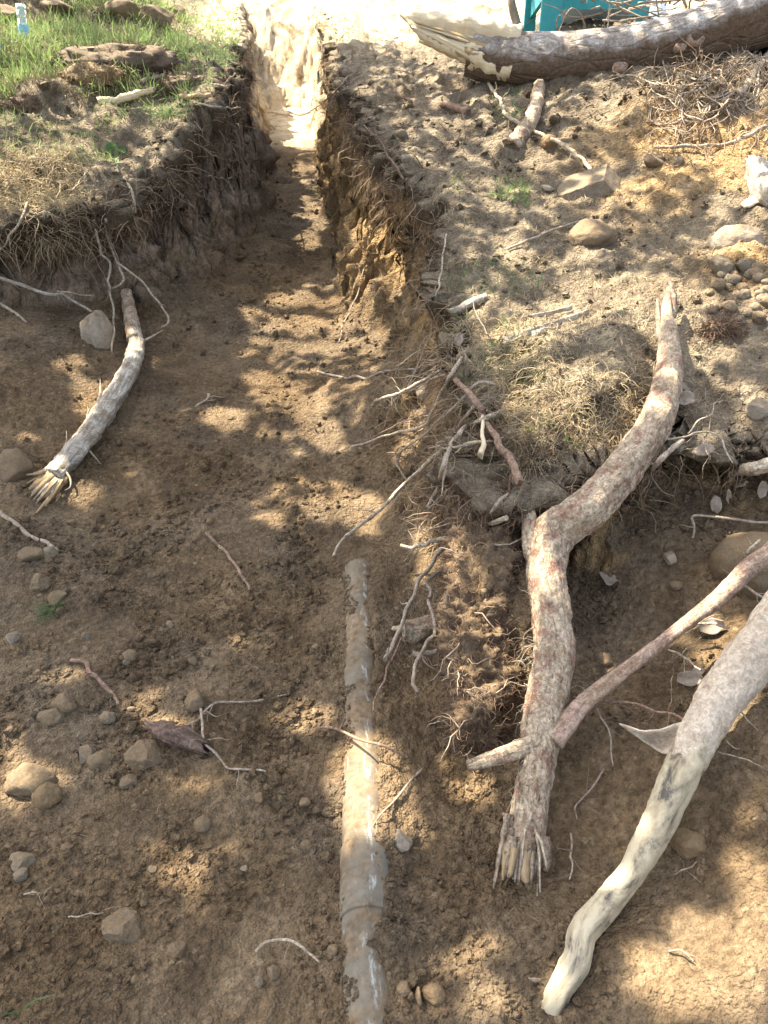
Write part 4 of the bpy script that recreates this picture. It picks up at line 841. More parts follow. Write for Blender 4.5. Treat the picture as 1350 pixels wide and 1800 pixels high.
ST = [(1046,325,112,62,'large grey wedge-shaped stone on the right bank','stonegrey',1.0),(1290,420,88,56,'pale rounded stone half sunk in the soil near the right edge','stonepale',.3),
 (1266,466,42,38,'grey angular stone just below the pale rounded stone','stonegrey',.6),(1040,412,78,52,'tan half-buried stone in the turf below the wedge stone','stone',.4),
 (1318,985,122,112,'biggest smooth brown stone under the red root branch','stone',.2),(1178,981,24,28,'small white stone on the lit slope right of the pinkish root','stonepale',.6),
 (55,1366,80,66,'rough lumpy brown stone in the sun at the left edge','stone',.5),(84,1396,46,46,'rounded clod leaning on the rough lumpy stone','clod',.3),
 (254,1326,74,54,'flat-topped angular stone below the dark root stump','stone',.8),(345,1230,36,46,'upright brown stone beside the thin dark twig','stone',.5),
 (110,1236,48,32,'oblong stone on the left floor, upper of a pair','stone',.5),(90,1258,44,24,'flat brown stone tucked under the oblong stone','stone',.4),
 (155,1322,34,34,'pale knobbly stone left of the flat-topped stone','stonegrey',.6),(178,1335,44,28,'low stone touching the pale knobbly stone','stone',.5),
 (190,1261,26,26,'small angular stone right of the flat brown stone','stonegrey',.8),(214,1624,66,62,'square angular stone half sunk in the lower left floor','stone',.75),
 (705,1476,36,40,'tan six-sided stone on the lit dirt beside the pipe','stonepale',.75),(38,1512,48,26,'greenish flat stone at the far left, upper of two','stonegrey',.8),(38,1536,30,28,'greenish stone under the flat one at the far left','stonegrey',.8),
 (55,975,44,30,'brown stone under the end of the far left stick','stone',.6),(88,972,28,26,'round stone against the end of the far left stick','stonegrey',.4),
 (72,1025,32,42,'tall wedge stone in the left floor line of stones','stone',.8),(101,1050,34,28,'yellowish stone just above the green tuft','stone',.5),(24,1120,24,24,'light grey stone at the left edge below the tuft','stonepale',.6),
 (229,1152,26,24,'rounded olive stone in the middle of the left floor','stone',.2),(228,1374,30,26,'facetted stone below the flat-topped stone','stone',.8),
 (172,582,48,86,'tall pale stone standing in the left slope behind the weathered root','stonepale',.35),(30,822,70,70,'large brown stone at the left edge below the slope','stone',.6),
 (748,690,32,30,'round knob stone embedded in the lit right wall','stonepale',.2),(1334,716,40,42,'pale blocky stone at the right edge above the root end','stonepale',.5),
 (357,1448,28,28,'pinkish stone half sunk in the middle floor','stone',.4),(429,1527,18,16,'small grey cube of stone on the middle floor','stonegrey',.8),(535,1410,22,20,'small brown stone left of the pipe mound','stone',.5),
 (585,1668,22,30,'upright brown stone left of the pipe at the bottom','stone',.5),(310,1665,32,30,'brown lump of stone on the lower left floor','stone',.5),(480,1705,26,28,'yellowish stone below the pale arched twig','stone',.5),(455,1725,18,22,'small pale angular stone beside the yellowish stone','stonegrey',.8),
 (710,1737,24,24,'round brown stone right of the lower pipe','stone',.4),(735,1750,16,44,'long narrow stone standing right of the lower pipe','stone',.6),(1082,1250,22,22,'smooth tan stone on the lit slope below the pinkish root bend','stone',.2),
 (1188,1028,22,18,'tan stone half sunk in the lit right slope','stone',.3),(1060,1158,32,24,'tan pebble bulging from the slope beside the pinkish root','stone',.2),
 (1310,467,30,28,'small blue-grey stone right of the angular one','stonegrey',.5),(1262,500,24,22,'small rounded stone, upper of the rubble line at the right','stone',.3),(1285,488,22,18,'grey chip of stone in the rubble line at the right','stonegrey',.7),
 (270,30,74,36,'large flat tan boulder on the spoil heap behind the left grass','stone',.7),(305,22,40,28,'dark-sided boulder right of the flat tan one on the spoil heap','stone',.7),(215,20,60,36,'grey boulder left of the flat tan one on the spoil heap','stone',.5),(18,32,50,40,'tan boulder in the far upper left corner','stone',.6),
 (100,12,60,34,'brown boulder beyond the upside-down bottle','stone',.6),(108,56,14,10,'white pebble in the grass beside the upside-down bottle','stonepale',.4),(965,250,30,24,'brown clod below the slanting stub of the log','clod',.4),
 (705,235,20,16,'small pale stone on the dark soil at the right lip','stonegrey',.4),(712,278,14,14,'whitish pebble on the right lip','stonepale',.3),(962,330,30,12,'flat pale stone beside the wedge stone','stonepale',.5),
 (1150,283,40,24,'yellow lump below the level grey root','stone',.3),(1190,285,26,20,'greenish lump beside the yellow one','stonegrey',.4),(430,245,20,14,'pale stone at the foot of the left wall far down the trench','stonegrey',.4),
 (840,940,38,24,'brown stone under the bright pale root','stone',.4),(1210,1480,60,40,'large buried stone bulging from the lower right dirt','clod',.3),(762,1745,40,34,'rounded clod of dirt right of the pipe at the bottom','clod',.3)]
for k, (u, v, wp, hp, lb, mt, ang) in enumerate(ST): stone(u, v, wp, hp, lb, mt, ang, 300+k*7, rotz=0, sink=.38 if hp > 40 else .3)
rg = np.random.default_rng(99); n = 0
while n < 18:
    u, v = rg.uniform(0, 900), rg.uniform(880, 1800)
    if (u > 560 and v < 1790 and u < 720) or (u > 600 and v < 1400 and u > 640+(v-900)*.3): continue
    if u > 330 and rg.uniform() < .45: continue
    s = rg.uniform(9, 19)*(1+.5*(rg.uniform() < .1)); n += 1
    stone(u, v, s*1.15, s, 'small brown stone lying loose in the crumbled trench floor', ['stone', 'clod', 'clod', 'stonegrey'][n % 4], rg.uniform(.4, .9), 2000+n, sink=.42, group='small stones loose on the trench floor')
n = 0
while n < 26:
    u, v = rg.uniform(1245, 1350), rg.uniform(470, 570); s = rg.uniform(10, 22); n += 1
    stone(u, v, s*1.2, s, 'small stone in the line of rubble near the right edge', ['stone', 'stonegrey'][n % 2], .4, 2500+n, group='rubble near the right edge')
# ------------------------------------------------------------------ strands: fine roots, grass, thatch
def strands(mb, S0, D0, L, r, k=5, grav=.8, curl=.5, flat=False, seed=0, taper=.15):
    n = len(S0); rg = np.random.default_rng(seed); P = S0.copy(); d = D0/np.linalg.norm(D0, axis=1)[:, None]; pts = [P.copy()]
    for j in range(k):
        d = d+np.array([0, 0, -1])*grav/k+rg.normal(size=(n, 3))*curl/math.sqrt(k); d /= np.linalg.norm(d, axis=1)[:, None]
        P = P+d*(L/k)[:, None]; pts.append(P.copy())
    pts = np.stack(pts, 1); T = np.gradient(pts, axis=1); T /= np.linalg.norm(T, axis=2)[..., None]+1e-9
    a = rg.normal(size=(n, 1, 3)); s = np.cross(T, a); s /= np.linalg.norm(s, axis=2)[..., None]+1e-9; b = np.cross(T, s)
    rr = r[:, None]*np.linspace(1, taper, k+1)[None]; m = 2 if flat else 3
    if flat: ring = np.stack([pts+s*rr[..., None], pts-s*rr[..., None]], 2)
    else: ring = np.stack([pts+(s*math.cos(q)+b*math.sin(q))*rr[..., None] for q in (0, 2.094, 4.189)], 2)
    V_ = ring.reshape(-1, 3); base_ = (np.arange(n)*(k+1)*m)[:, None, None]; i = (np.arange(k)*m)[None, :, None]
    if flat: Qd = np.stack([base_+i, base_+i+1, base_+i+3, base_+i+2], 3).reshape(-1, 4)
    else:
        q = np.arange(3)[None, None]; q2 = (q+1) % 3; Qd = np.stack([base_+i+q, base_+i+q2, base_+i+3+q2, base_+i+3+q], 3).reshape(-1, 4)
    mb.put(V_, Qd)
PU, PV, PWD = proj(V); INF = (PWD > .2) & (PU > -60) & (PU < 1410) & (PV > -40) & (PV < 1860)
VIEW = CAM-V; FACE = (GN*VIEW).sum(1)/np.linalg.norm(VIEW, axis=1)
PROF = np.where(A > B, A, B); STEEP = 1-GN[:, 2]
def pick(mask, n, seed):
    idx = np.nonzero(mask & INF & (FACE > -.25))[0]; return np.random.default_rng(seed).choice(idx, min(n, len(idx)), replace=len(idx) < n)
def hair(name, mask, n, lmin, lmax, rpx, mt, seed, grav=1.3, curl=.8, k=6, out=.8, up=0.0, label=None, rmin=.0006, flat=False, rmax=.003):
    ix = pick(mask, n, seed); rg = np.random.default_rng(seed+1); nn = GN[ix]+rg.normal(size=(len(ix), 3))*.7*out; nn[:, 2] += up
    L = rg.uniform(lmin, lmax, len(ix))*rg.uniform(.4, 1, len(ix)); r = np.clip(rpx*PWD[ix]/FPX*rg.uniform(.5, 1.3, len(ix)), rmin, rmax)
    mb = MB(); strands(mb, V[ix]-GN[ix]*.006, nn, L, r, k, grav, curl, flat, seed+2); return mb.build(name, M[mt], kind='stuff')
lipz = (PROF > .45) & (PROF < .985) & (STEEP > .25)
hair('fine_roots', lipz & (B > A) & (Y < 9), 2200, .05, .30, .7, 'finedark', 1, rmax=.0025)
hair('fine_roots', lipz & (B > A) & (Y < 6), 620, .08, .36, 1.3, 'fine', 2)
hair('fine_roots', lipz & (PROF > .68) & (A >= B) & (Y > 1.9) & (Y < 9), 1300, .05, .24, .7, 'finedark', 3)
hair('fine_roots', lipz & (PROF > .6) & (A >= B) & (Y > 1.7) & (Y < 8), 1300, .06, .30, .85, 'fine', 4)
nose = (PU > 770) & (PU < 960) & (PV > 870) & (PV < 1370) & (DR > -.3)
hair('root_mat', nose & (STEEP > .12), 2200, .03, .13, .9, 'finedark', 5, 1.2, 1.3, 7)
hair('root_mat', nose & (STEEP > .1), 520, .03, .12, .9, 'fine', 6, 1.0, 1.4, 7)
front = (PU > 930) & (PU < 1320) & (PV > 690) & (PV < 900) & (STEEP > .2) & (DR > -.25)
hair('root_mat', (PU > 770) & (PU < 960) & (PV > 740) & (PV < 960) & (STEEP > .2), 1700, .04, .2, .9, 'finedark', 77, 1.2, 1.1, 7)
hair('root_mat', (PU > 780) & (PU < 1010) & (PV > 790) & (PV < 930), 2200, .03, .10, 1.1, 'finedark', 95, 1.2, 1.2, 6)
hair('root_mat', (PU > 780) & (PU < 1010) & (PV > 790) & (PV < 930), 900, .03, .10, 1.1, 'fine', 96, 1.2, 1.2, 6)
hair('root_mat', front, 600, .03, .15, .9, 'finedark', 7, 1.1, 1.2, 6)
hair('root_mat', (PU > 640) & (PU < 930) & (PV > 580) & (PV < 960) & (STEEP > .3), 520, .06, .30, 1.2, 'fine', 8, 1.2, .8, 8)
hair('root_mat', (PU > 720) & (PU < 900) & (PV > 600) & (PV < 860) & (STEEP > .3) & (PROF > .5), 46, .18, .42, 2.6, 'twigpale', 28, .8, .6, 9, .9, .1, rmax=.003)
hair('tangled_roots', (PU > 1120) & (PV > 120) & (PV < 300) & (PV < 300), 520, .08, .34, 1.5, 'fine', 9, .5, 1.0, 8, 1.2, .1, rmax=.005)
hair('tangled_roots', (PU > 560) & (PU < 900) & (PV > 60) & (PV < 330) & (A > .5), 380, .06, .25, 1.1, 'finedark', 10, .7, 1.0, 6, 1.1)
rg = np.random.default_rng(14); mb = MB()
for j in range(170):
    u, v = rg.uniform(1170, 1390), rg.uniform(95, 235)
    if v > 110+(1400-u)*.75 or (j % 3 == 0 and u < 1230): continue
    P_ = [on(u, v, rg.uniform(.02, .10))]; a = rg.normal(math.radians(208), .5); L_ = rg.uniform(40, 150)
    for q in range(1, 6): a += rg.normal()*.35; P_.append(on(u+math.cos(a)*L_*q/5, v-math.sin(a)*L_*q/5*.8, rg.uniform(.0, .12)))
    rr = rg.uniform(.7, 2.2)*proj(P_[0])[2][0]/FPX; mb.put(*tube(P_, [rr, rr*.7, rr*.2], 20, 5, .15, .01, 0, j))
mb.build('tangled_roots', M['twig'], kind='stuff')
# brush heap behind the log
rg = np.random.default_rng(12); mb = MB()
for j in range(90):
    u = rg.uniform(1000, 1420); c = hit(u, rg.uniform(40, 75)); c = pw(*[float(q[0]) for q in proj(c)[:2]], max(proj(c)[2][0], wdl(u)+.35)); d = np.array([rg.normal()*1.0, rg.normal()*.5, rg.uniform(-.1, .7)])
    rootlet(mb, c+np.array([0, 0, rg.uniform(0, .18)]), d, rg.uniform(.25, .9), rg.uniform(.003, .009), 4000+j, 8, .3, .5, 5)
mb.build('brush_heap', M['twig'], kind='stuff')
# turf, dry grass
lt = (B > .9) & (DL > .0)
shade = fbm(V.astype(np.float32), 1.6, 2, .5, 88.)
hair('grass', lt & (Y < 9.5) & (PV < 175) & (PU < 330) & (shade > -.45), 9000, .06, .17, 1.5, 'grasspale', 13, .35, .35, 3, .5, 1.2, flat=True, rmax=.006)
hair('grass', lt & (PV < 300) & (PU < 420) & (shade > -.3), 7000, .03, .10, 1.2, 'grasspale', 14, .5, .5, 3, .7, .9, flat=True, rmax=.005)
hair('dry_grass', lt & (Y < 9.5) & (PV < 175) & (PU < 330), 3000, .06, .18, 1.2, 'dry', 80, .6, .5, 4, .5, 1.0, flat=True, rmax=.005)
hair('dry_grass', lt & (PV < 390), 7500, .03, .10, 1.1, 'dry', 15, .8, .7, 4, 1.0, .3, flat=True, rmax=.004)
hair('dry_grass', (B > .6) & (PU < 150) & (PV > 270) & (PV < 470), 2800, .08, .22, 1.0, 'dry', 16, 1.4, .7, 5, 1.0, 0)
rt_ = (A > .9)
thatch = rt_ & (PV > 300) & (PV < 820) & (PU > 770) & (PU < 1260)
hair('dry_grass', thatch & (shade > -.6), 17000, .015, .065, .8, 'dry', 17, .9, .8, 3, 1.3, .1, flat=True, rmax=.0022)
hair('dry_grass', rt_ & (PV > 560) & (PV < 830) & (PU > 780) & (PU < 1130) & (DR < .16), 3400, .03, .11, 1.1, 'dry', 18, 1.3, .8, 4, 1.0, .1, rmax=.002)
hair('grass', (PU > 795) & (PU < 930) & (PV > 315) & (PV < 392) & (A > .7) & (shade > -.1), 420, .03, .085, 1.2, 'grasspale', 19, .6, .5, 3, .8, .9, flat=True, rmax=.005)
hair('dry_grass', (PU > 780) & (PU < 1140) & (PV > 700) & (PV < 900) & (DR > -.12) & (DR < .10), 2200, .05, .14, .9, 'dry', 78, 1.7, .8, 5, 1.0, .0, rmax=.0018)
hair('root_mat', (PU > 780) & (PU < 1140) & (PV > 740) & (PV < 900) & (DR > -.14) & (DR < .05), 1200, .05, .16, 1.0, 'finedark', 79, 1.7, .9, 6, 1.0, .0)
for m_, n_, sd_ in (((PU > 560) & (PU < 640) & (PV > 25) & (PV < 75), 420, 20), ((PU > 780) & (PU < 960) & (PV > 460) & (PV < 680) & (shade > .1), 420, 21),
                    ((PU > 1130) & (PU < 1240) & (PV > 130) & (PV < 190), 160, 22), ((PU > 860) & (PU < 920) & (PV > 150) & (PV < 215), 120, 23)):
    hair('grass', m_ & (A > .7), n_, .03, .09, 1.0, 'grass', sd_, .5, .5, 3, .8, .9, flat=True, rmax=.004)
hair('grass', (PU > 330) & (PU < 420) & (PV > 30) & (PV < 120) & (B > .6), 700, .06, .16, 1.1, 'grasspale', 24, .7, .5, 4, .8, .7, flat=True, rmax=.005)
def tuft(u, v, n, h, mt, label, seed, cat='grass tuft', name='grass_tuft', spread=.03, rad=.0012, grav=.9):
    c = hit(u, v); rg = np.random.default_rng(seed); S0 = c+rg.normal(size=(n, 3))*np.array([spread, spread, .003]); D0 = rg.normal(size=(n, 3))*.6+np.array([0, -.1, .9])
    mb = MB(); strands(mb, S0, D0, rg.uniform(.5, 1, n)*h, np.full(n, rad), 6, grav, .5, True, seed); return mb.build(name, M[mt], label=label, cat=cat)
tuft(85, 1080, 90, .075, 'grass', 'small blue-green grass tuft alone on the left floor', 31, spread=.016, rad=.0009)
tuft(948, 752, 16, .10, 'grasspale', 'bright green grass sprig drooping at the front corner of the right bank', 32, spread=.02, rad=.0018, grav=2.2)
tuft(985, 770, 8, .07, 'grasspale', 'few green shoots right of the drooping sprig', 33, spread=.015, rad=.0018, grav=2.0)
tuft(295, 200, 70, .20, 'grass', 'dense dark green grass clump hanging over the left lip', 34, spread=.05, rad=.0025, grav=1.6)
tuft(36, 1780, 3, .12, 'grass', 'single green blade standing in the lower left corner', 35, 'grass tuft', 'grass_tuft', .004, .0016, .1)
tuft(822, 560, 22, .06, 'grass', 'green shoots beside the grey stick end on the bank edge', 36, spread=.02, rad=.0014)
tuft(875, 605, 18, .05, 'grass', 'little green tuft on the dry turf beside the bark strips', 37, spread=.015, rad=.0014)
tuft(560, 338, 24, .10, 'grass', 'tuft of green fallen on the far trench floor', 38, spread=.05, rad=.003)
# broad-leaved weed on the left bank
c = hit(205, 262)
t = thing('weed', 'small broad-leaved green weed hanging on the left bank edge', 'weed', c); rg = np.random.default_rng(3)
def leafsheet(mb, P, w0):
    Sx = spline(P, 7); T = np.gradient(Sx, axis=0); e = CAM-Sx[0]; s = np.cross(T, e); s /= np.linalg.norm(s, axis=1)[:, None]; wv = w0*np.array([.15, .6, 1, .8, 1, .7, .05])[:, None]/2
    nr = np.cross(s, T); nr /= np.linalg.norm(nr, axis=1)[:, None]
    V_ = np.stack([Sx-s*wv, Sx-nr*wv*.4, Sx+s*wv], 1).reshape(-1, 3); i = np.arange(6)[:, None]*3; q = np.arange(2)[None]; mb.put(V_, np.stack([i+q, i+q+1, i+q+4, i+q+3], 2).reshape(-1, 4))
for L in ([(205,258,.04),(204,275,.07),(206,293,.08)], [(203,258,.04),(190,262,.07),(184,268,.08)], [(206,258,.04),(215,262,.07),(221,270,.08)], [(204,257,.05),(196,254,.08),(188,257,.09)]):
    mb = MB(); leafsheet(mb, [on(*q) for q in L], .03); mb.build('leaf', M['grass'], t)
# dry leaves
LV = [(1258,886,'curled tan dry leaf hanging over the dark cavity',15),(1238,790,'crumpled pale leaf under the fine rootlet at the cavity',16),(1206,676,'white curled leaf beside the tip of the pinkish root',12),(1202,700,'grey-violet folded leaf behind the pinkish root',18),
      (1070,1018,'frayed grey leaf scrap on the lit slope',22),(1212,1192,'crumpled dry leaf hanging under the red branch',20),(1252,1100,'grey papery leaf on the slope above the red branch',20),(1302,850,'dark folded leaf beside the pale root end',20),(1280,870,'torn pale leaf below the pale root end',14),(1340,860,'leaf scrap at the right edge below the root end',16),
      (806,597,'small white leaf on the bank edge',11),(800,550,'white shred by the grey stick end',9),(940,1720,'narrow white sliver leaf on the lower floor',10),(1225,1180,'second dry leaf scrap under the red branch',14)]
for k, (u, v, lb, s) in enumerate(LV):
    rg = np.random.default_rng(700+k); c = on(u, v, .03 if k not in (4, 12) else .012); wd = s*proj(c)[2][0]/FPX; a = rg.normal(size=3); a -= FW*(a@FW)*.6; a /= np.linalg.norm(a); b_ = np.cross(a, FW)+rg.normal(size=3)*.3; b_ /= np.linalg.norm(b_); nn = np.cross(a, b_)
    sheet('dry_leaf', M['leaf'], [[c+a*wd*x+b_*wd*y*(1-.5*abs(x))+nn*wd*(.5*y*y+.3*rg.normal()*.6) for x in (-1, 0, 1)] for y in (-.7, 0, .7)], None, .0012, label=lb, cat='leaf')
# sods turned over on the left turf and root clumps
def sod(u, v, wpx, hpx, label, seed, mt='sod', hmt='finedark', n=700):
    h = hit(u, v+hpx*.3); wd = proj(h)[2][0]; rx = wpx/2*wd/FPX; rz = hpx/2*wd/FPX; vv, f = ICO[3]; vv = vv.copy()
    vv = vv*(1+.22*fbm(vv, 1.8, 3, .6, seed*1.3)+.1*fbm(vv, 7, 2, .5, seed))[:, None]*np.array([rx, rx*.55, rz]); c = h+np.array([0, .02, rz*.35]); t = thing('sod_clod', label, 'sod', c)
    mb = MB(); mb.put(c+vv, None, f); mb.build('soil', M[mt], t); rg = np.random.default_rng(seed); ix = rg.integers(0, len(vv), n); mb = MB()
    strands(mb, c+vv[ix]*.98, vv[ix]/np.array([rx, rx*.55, rz])+rg.normal(size=(n, 3))*.5, rg.uniform(.02, .08, n), np.full(n, max(.0008, .7*wd/FPX)), 4, .8, .8, True, seed); o = mb.build('fibres', M[hmt], t); o['kind'] = 'stuff'
sod(205, 100, 215, 44, 'long dark turned-over sod lying on the left grass', 1); sod(165, 132, 110, 44, 'tan dry-grass sod in front of the dark one', 2, 'clod', 'dry', 700); sod(1270, 582, 46, 34, 'dark root clump on the bare soil near the right edge', 3)
def root_mass():
    cs = [(895,862,.445,40,.06),(880,900,.40,52,.065),(862,945,.34,62,.07),(858,1020,.30,64,.075),(852,1100,.235,60,.075),(852,1180,.175,58,.075),(848,1250,.12,52,.07),(842,1310,.07,38,.05)]
    P_ = [atz(u, v, z)+FW*.03 for u, v, z, r, d in cs]; R_ = [r*proj(p)[2][0]/FPX for p, (u, v, z, r, d) in zip(P_, cs)]
    t = thing('root_mass', 'dark peaty mass of matted fine roots hanging left of the pinkish root', 'root mass', P_[-1]); mb = MB(); vv, q_, t_, u_ = tube(P_, R_, 110, 64, .42, 0, 0, 44, fr=20); mb.put(vv, q_, t_, u_); mb.build('soil', M['peat'], t)
    rg = np.random.default_rng(45); ax = spline(np.array(P_), 110)
    for mt, n, l0, rad in (('finedark', 2600, .08, .0011), ('peatroot', 2300, .07, .0010), ('fine', 450, .09, .0012), ('twigpale', 60, .16, .0024), ('twig', 60, .2, .003)):
        ix = rg.integers(0, 110*64, n); nn = vv[ix]-ax[ix//64]; mb = MB(); strands(mb, vv[ix]-nn*.05, nn/np.linalg.norm(nn, axis=1)[:, None]*.6+rg.normal(size=(n, 3))*.9, rg.uniform(.3, 1, n)*l0, np.full(n, rad), 6, .8, 1.4, False, n); o = mb.build('matted_roots', M[mt], t); o['kind'] = 'stuff'
M['peat'] = m_stone('peat', (.04, .027, .018), (.095, .063, .042), .08); M['peatroot'] = m_plain('peat_root', (.13, .08, .045), (.27, .17, .10), 9)
root_mass()
sod(320, 150, 80, 30, 'dark sod with roots at the left lip', 4); sod(40, 185, 60, 30, 'low dark sod in the left turf', 5)
hair('plant_debris', (PROF < .3) & (STEEP < .5) & (Y < 6), 420, .010, .05, .8, 'fine', 91, 1.0, .9, 4, .9, .0, rmax=.0016)
hair('plant_debris', (PROF < .3) & (STEEP < .5) & (Y < 5), 120, .02, .06, 1.0, 'twigpale', 92, 1.0, .7, 4, .9, .0, rmax=.0018)
hair('plant_debris', (PROF > .9) & (PU > 650) & (Y < 6), 700, .02, .09, .9, 'fine', 93, 1.0, .8, 4, 1.0, .1, rmax=.0025)
# ------------------------------------------------------------------ crumbs of loose soil
def crumbs(name, mask, n, s0, s1, mt, seed, smax=.016, sub=0):
    ix = pick(mask, n, seed); rg = np.random.default_rng(seed); n = len(ix); v, f = ICO[sub]; nv = len(v)
    s = s0*(s1/s0)**(rg.uniform(0, 1, n)**3.2)*PWD[ix]/FPX/2; s = np.minimum(s, smax)
    q = rg.normal(size=(n, 4)); q /= np.linalg.norm(q, axis=1)[:, None]; a, b, c, d = q.T
    Rm = np.stack([np.stack([1-2*(c*c+d*d), 2*(b*c-a*d), 2*(b*d+a*c)], 1), np.stack([2*(b*c+a*d), 1-2*(b*b+d*d), 2*(c*d-a*b)], 1), np.stack([2*(b*d-a*c), 2*(c*d+a*b), 1-2*(b*b+c*c)], 1)], 1)
    vv = v[None]*(1+(.30 if sub == 0 else .16)*rg.normal(size=(n, nv, 1)))*rg.uniform(.65, 1.25, (n, 1, 3)); vv = np.einsum('nij,nkj->nki', Rm, vv)*s[:, None, None]
    P_ = V[ix]+rg.normal(size=(n, 3))*np.array([.004, .004, 0])*PWD[ix][:, None]+GN[ix]*(-s*.1)[:, None]
    cc = np.repeat(COL[ix]*np.array([1, .6, 1, 1]), nv, 0)
    mb = MB(); mb.put((P_[:, None]+vv).reshape(-1, 3), None, (f[None]+nv*np.arange(n)[:, None, None]).reshape(-1, 3)); o = mb.build(name, M[mt], kind='stuff', smooth=False)
    ca = o.data.color_attributes.new('soil', 'FLOAT_COLOR', 'POINT'); ca.data.foreach_set('color', cc.astype(np.float32).ravel()); return o
flat_ = (STEEP < .45); lo_ = PROF < .3; loose = fbm(V.astype(np.float32), 2.6, 3, .6, 19.)
flat_ = flat_ & ~((X > .46) & (Y < 1.1))
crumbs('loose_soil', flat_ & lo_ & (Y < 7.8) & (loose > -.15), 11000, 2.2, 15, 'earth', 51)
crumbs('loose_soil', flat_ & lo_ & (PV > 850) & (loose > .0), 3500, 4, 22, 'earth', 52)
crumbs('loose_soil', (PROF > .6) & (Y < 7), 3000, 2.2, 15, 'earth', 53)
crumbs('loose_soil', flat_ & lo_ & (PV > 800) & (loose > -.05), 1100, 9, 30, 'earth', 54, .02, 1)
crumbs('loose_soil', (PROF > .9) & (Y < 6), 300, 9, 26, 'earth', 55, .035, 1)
# soil lying on the pipe
rg = np.random.default_rng(61); nP = 5200; tq = rg.uniform(.0, 1.1, nP); aq = rg.uniform(-1.25, 1.25, nP); xs_ = np.cross(pdir, [0, 0, 1]); xs_ /= np.linalg.norm(xs_); zs_ = np.cross(xs_, pdir)
Pq = pa+(pb_-pa)*tq[:, None]+(xs_*np.sin(aq)[:, None]+zs_*np.cos(aq)[:, None])*(PR+.001); kq = fbm(Pq, 9, 3, .6, 4.)+.35*np.abs(aq)-.18*(np.abs(aq) < .35); kq = (kq > .52)
Pq = Pq[kq]; v, f = ICO[0]; sq = rg.uniform(.0012, .0042, len(Pq))*rg.uniform(.6, 1.3, len(Pq)); mb = MB(); vv = v[None]*(1+.3*rg.normal(size=(len(Pq), 12, 1)))*sq[:, None, None]*np.array([1.3, 1.3, .7])
mb.put((Pq[:, None]+vv).reshape(-1, 3), None, (f[None]+12*np.arange(len(Pq))[:, None, None]).reshape(-1, 3)); o = mb.build('loose_soil', M['earth'], kind='stuff', smooth=False)
